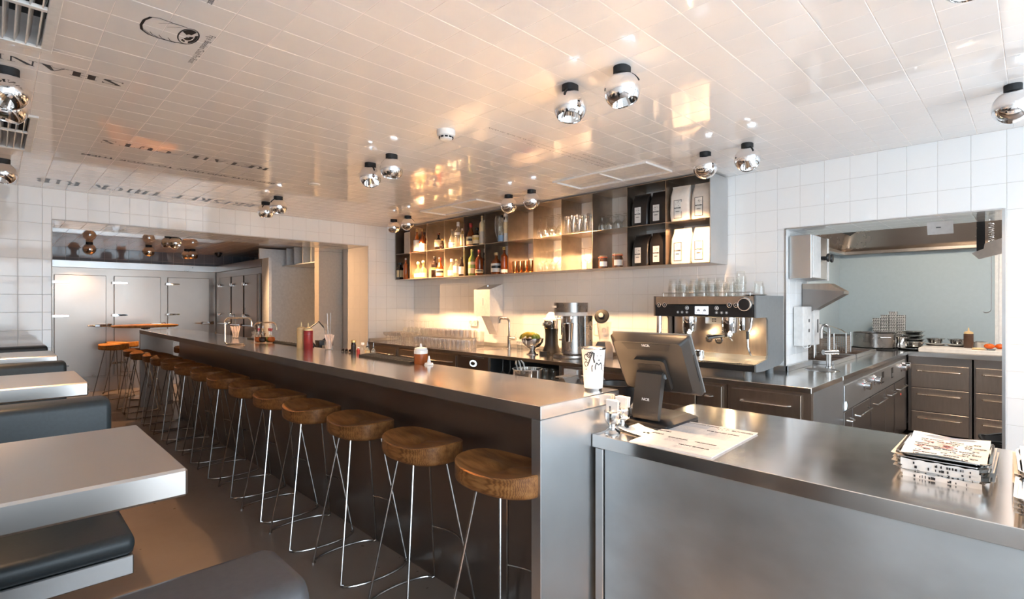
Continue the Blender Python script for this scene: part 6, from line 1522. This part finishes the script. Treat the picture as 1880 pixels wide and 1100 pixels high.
cl = thing('fridge_bank', 'bank of steel fridge doors on the right side of the rear room', 'fridge', (0, 0, 0))
XW = 2.90
MB().box((XW + .012, 8.36, 0), (XW + .04, 10.745, 2.0)).out('body', 'fridge_steel', cl)
MB().box((XW - .01, 8.36, 2.0), (XW + .04, 10.70, 2.12), .004).out('cornice', 'fridge_steel', cl)
MB().box((XW - .004, 8.075, 0), (XW + .04, 8.355, 2.12), .003).out('end_panel', 'panel_grey', cl)
for y0, y1 in ((9.80, 10.42), (9.16, 9.74), (8.52, 9.10)):
    d_ = MB().box((XW - .02, y0, .25), (XW + .0115, y1, 1.89), .005).out('door', 'fridge_steel', cl)
    for z in (1.74, 1.22):
        MB().box((XW - .05, y1 - .02, z - .02), (XW - .021, y1 + .03, z + .035), .006).out('hinge', 'chrome', d_); MB().box((XW - .05, y1 - .14, z + .0), (XW - .03, y1 - .025, z + .03), .01).out('hinge_strap', 'chrome', d_)
    MB().tube([(XW - .055, y1 - .02, 1.07), (XW - .06, y0 + .1, 1.075)], [.006, .013], 8).out('latch_lever', 'chrome', d_); MB().box((XW - .06, y0 + .02, 1.05), (XW - .021, y0 + .12, 1.10), .01).out('latch', 'chrome', d_)
for y in (9.12, 9.77): MB().box((XW - .004, y - .012, .25), (XW + .0115, y + .012, 1.89)).out('door_gap', 'dark_recess', cl)
MB().box((XW - .03, 8.42, .25), (XW + .011, 8.47, 1.90), .01).out('handle_bar', 'steel', cl)
t = thing('grey_partition', 'plain grey partition panel beyond the wall opening', 'panel', (0, 0, 0)); MB().box((2.95, 8.62, 0), (4.34, 8.66, 2.30)).out('panel', 'panel_grey', t); MB().box((3.21, 8.60, 0), (4.34, 8.6195, .1)).out('skirting', 'steel_bar_panel', t)
t = thing('overhead_rack', 'overhead rack with upright dividers above the grey partition', 'rack', (0, 0, 0)); MB().box((3.30, 7.25, 2.03), (4.3, 8.61, 2.045)).out('bottom_board', 'panel_grey', t)
for y in (8.43, 8.13, 7.81, 7.52, 7.27): MB().box((3.30, y, 2.0455), (3.9, y + .02, 2.31)).out('divider', 'panel_grey', t)
MB().box((3.9, 7.25, 2.0455), (3.92, 8.6, 2.31)).out('back_board', 'dark_recess', t)
t = thing('beige_cabinet', 'tall plain beige cabinet behind the right jamb', 'cabinet', (0, 0, 0)); MB().box((3.225, 7.10, 0), (4.3, 7.24, 2.17), .002).out('body', 'panel_beige', t); MB().box((3.225, 7.095, 2.172), (4.3, 7.24, 2.315), .002).out('top_box', 'panel_beige', t)
t = thing('security_camera', 'small dark dome camera in the rear room corner', 'camera', (2.80, 10.2, ZR)); MB().lathe([(0, 0), (.06, 0), (.06, -.03), (0, -.03)], n=20).out('base', 'black_plastic', t); MB().lathe([(.045, -.0305), (.04, -.055), (.02, -.075), (0, -.08)], n=20).out('dome', 'black_plastic', t)
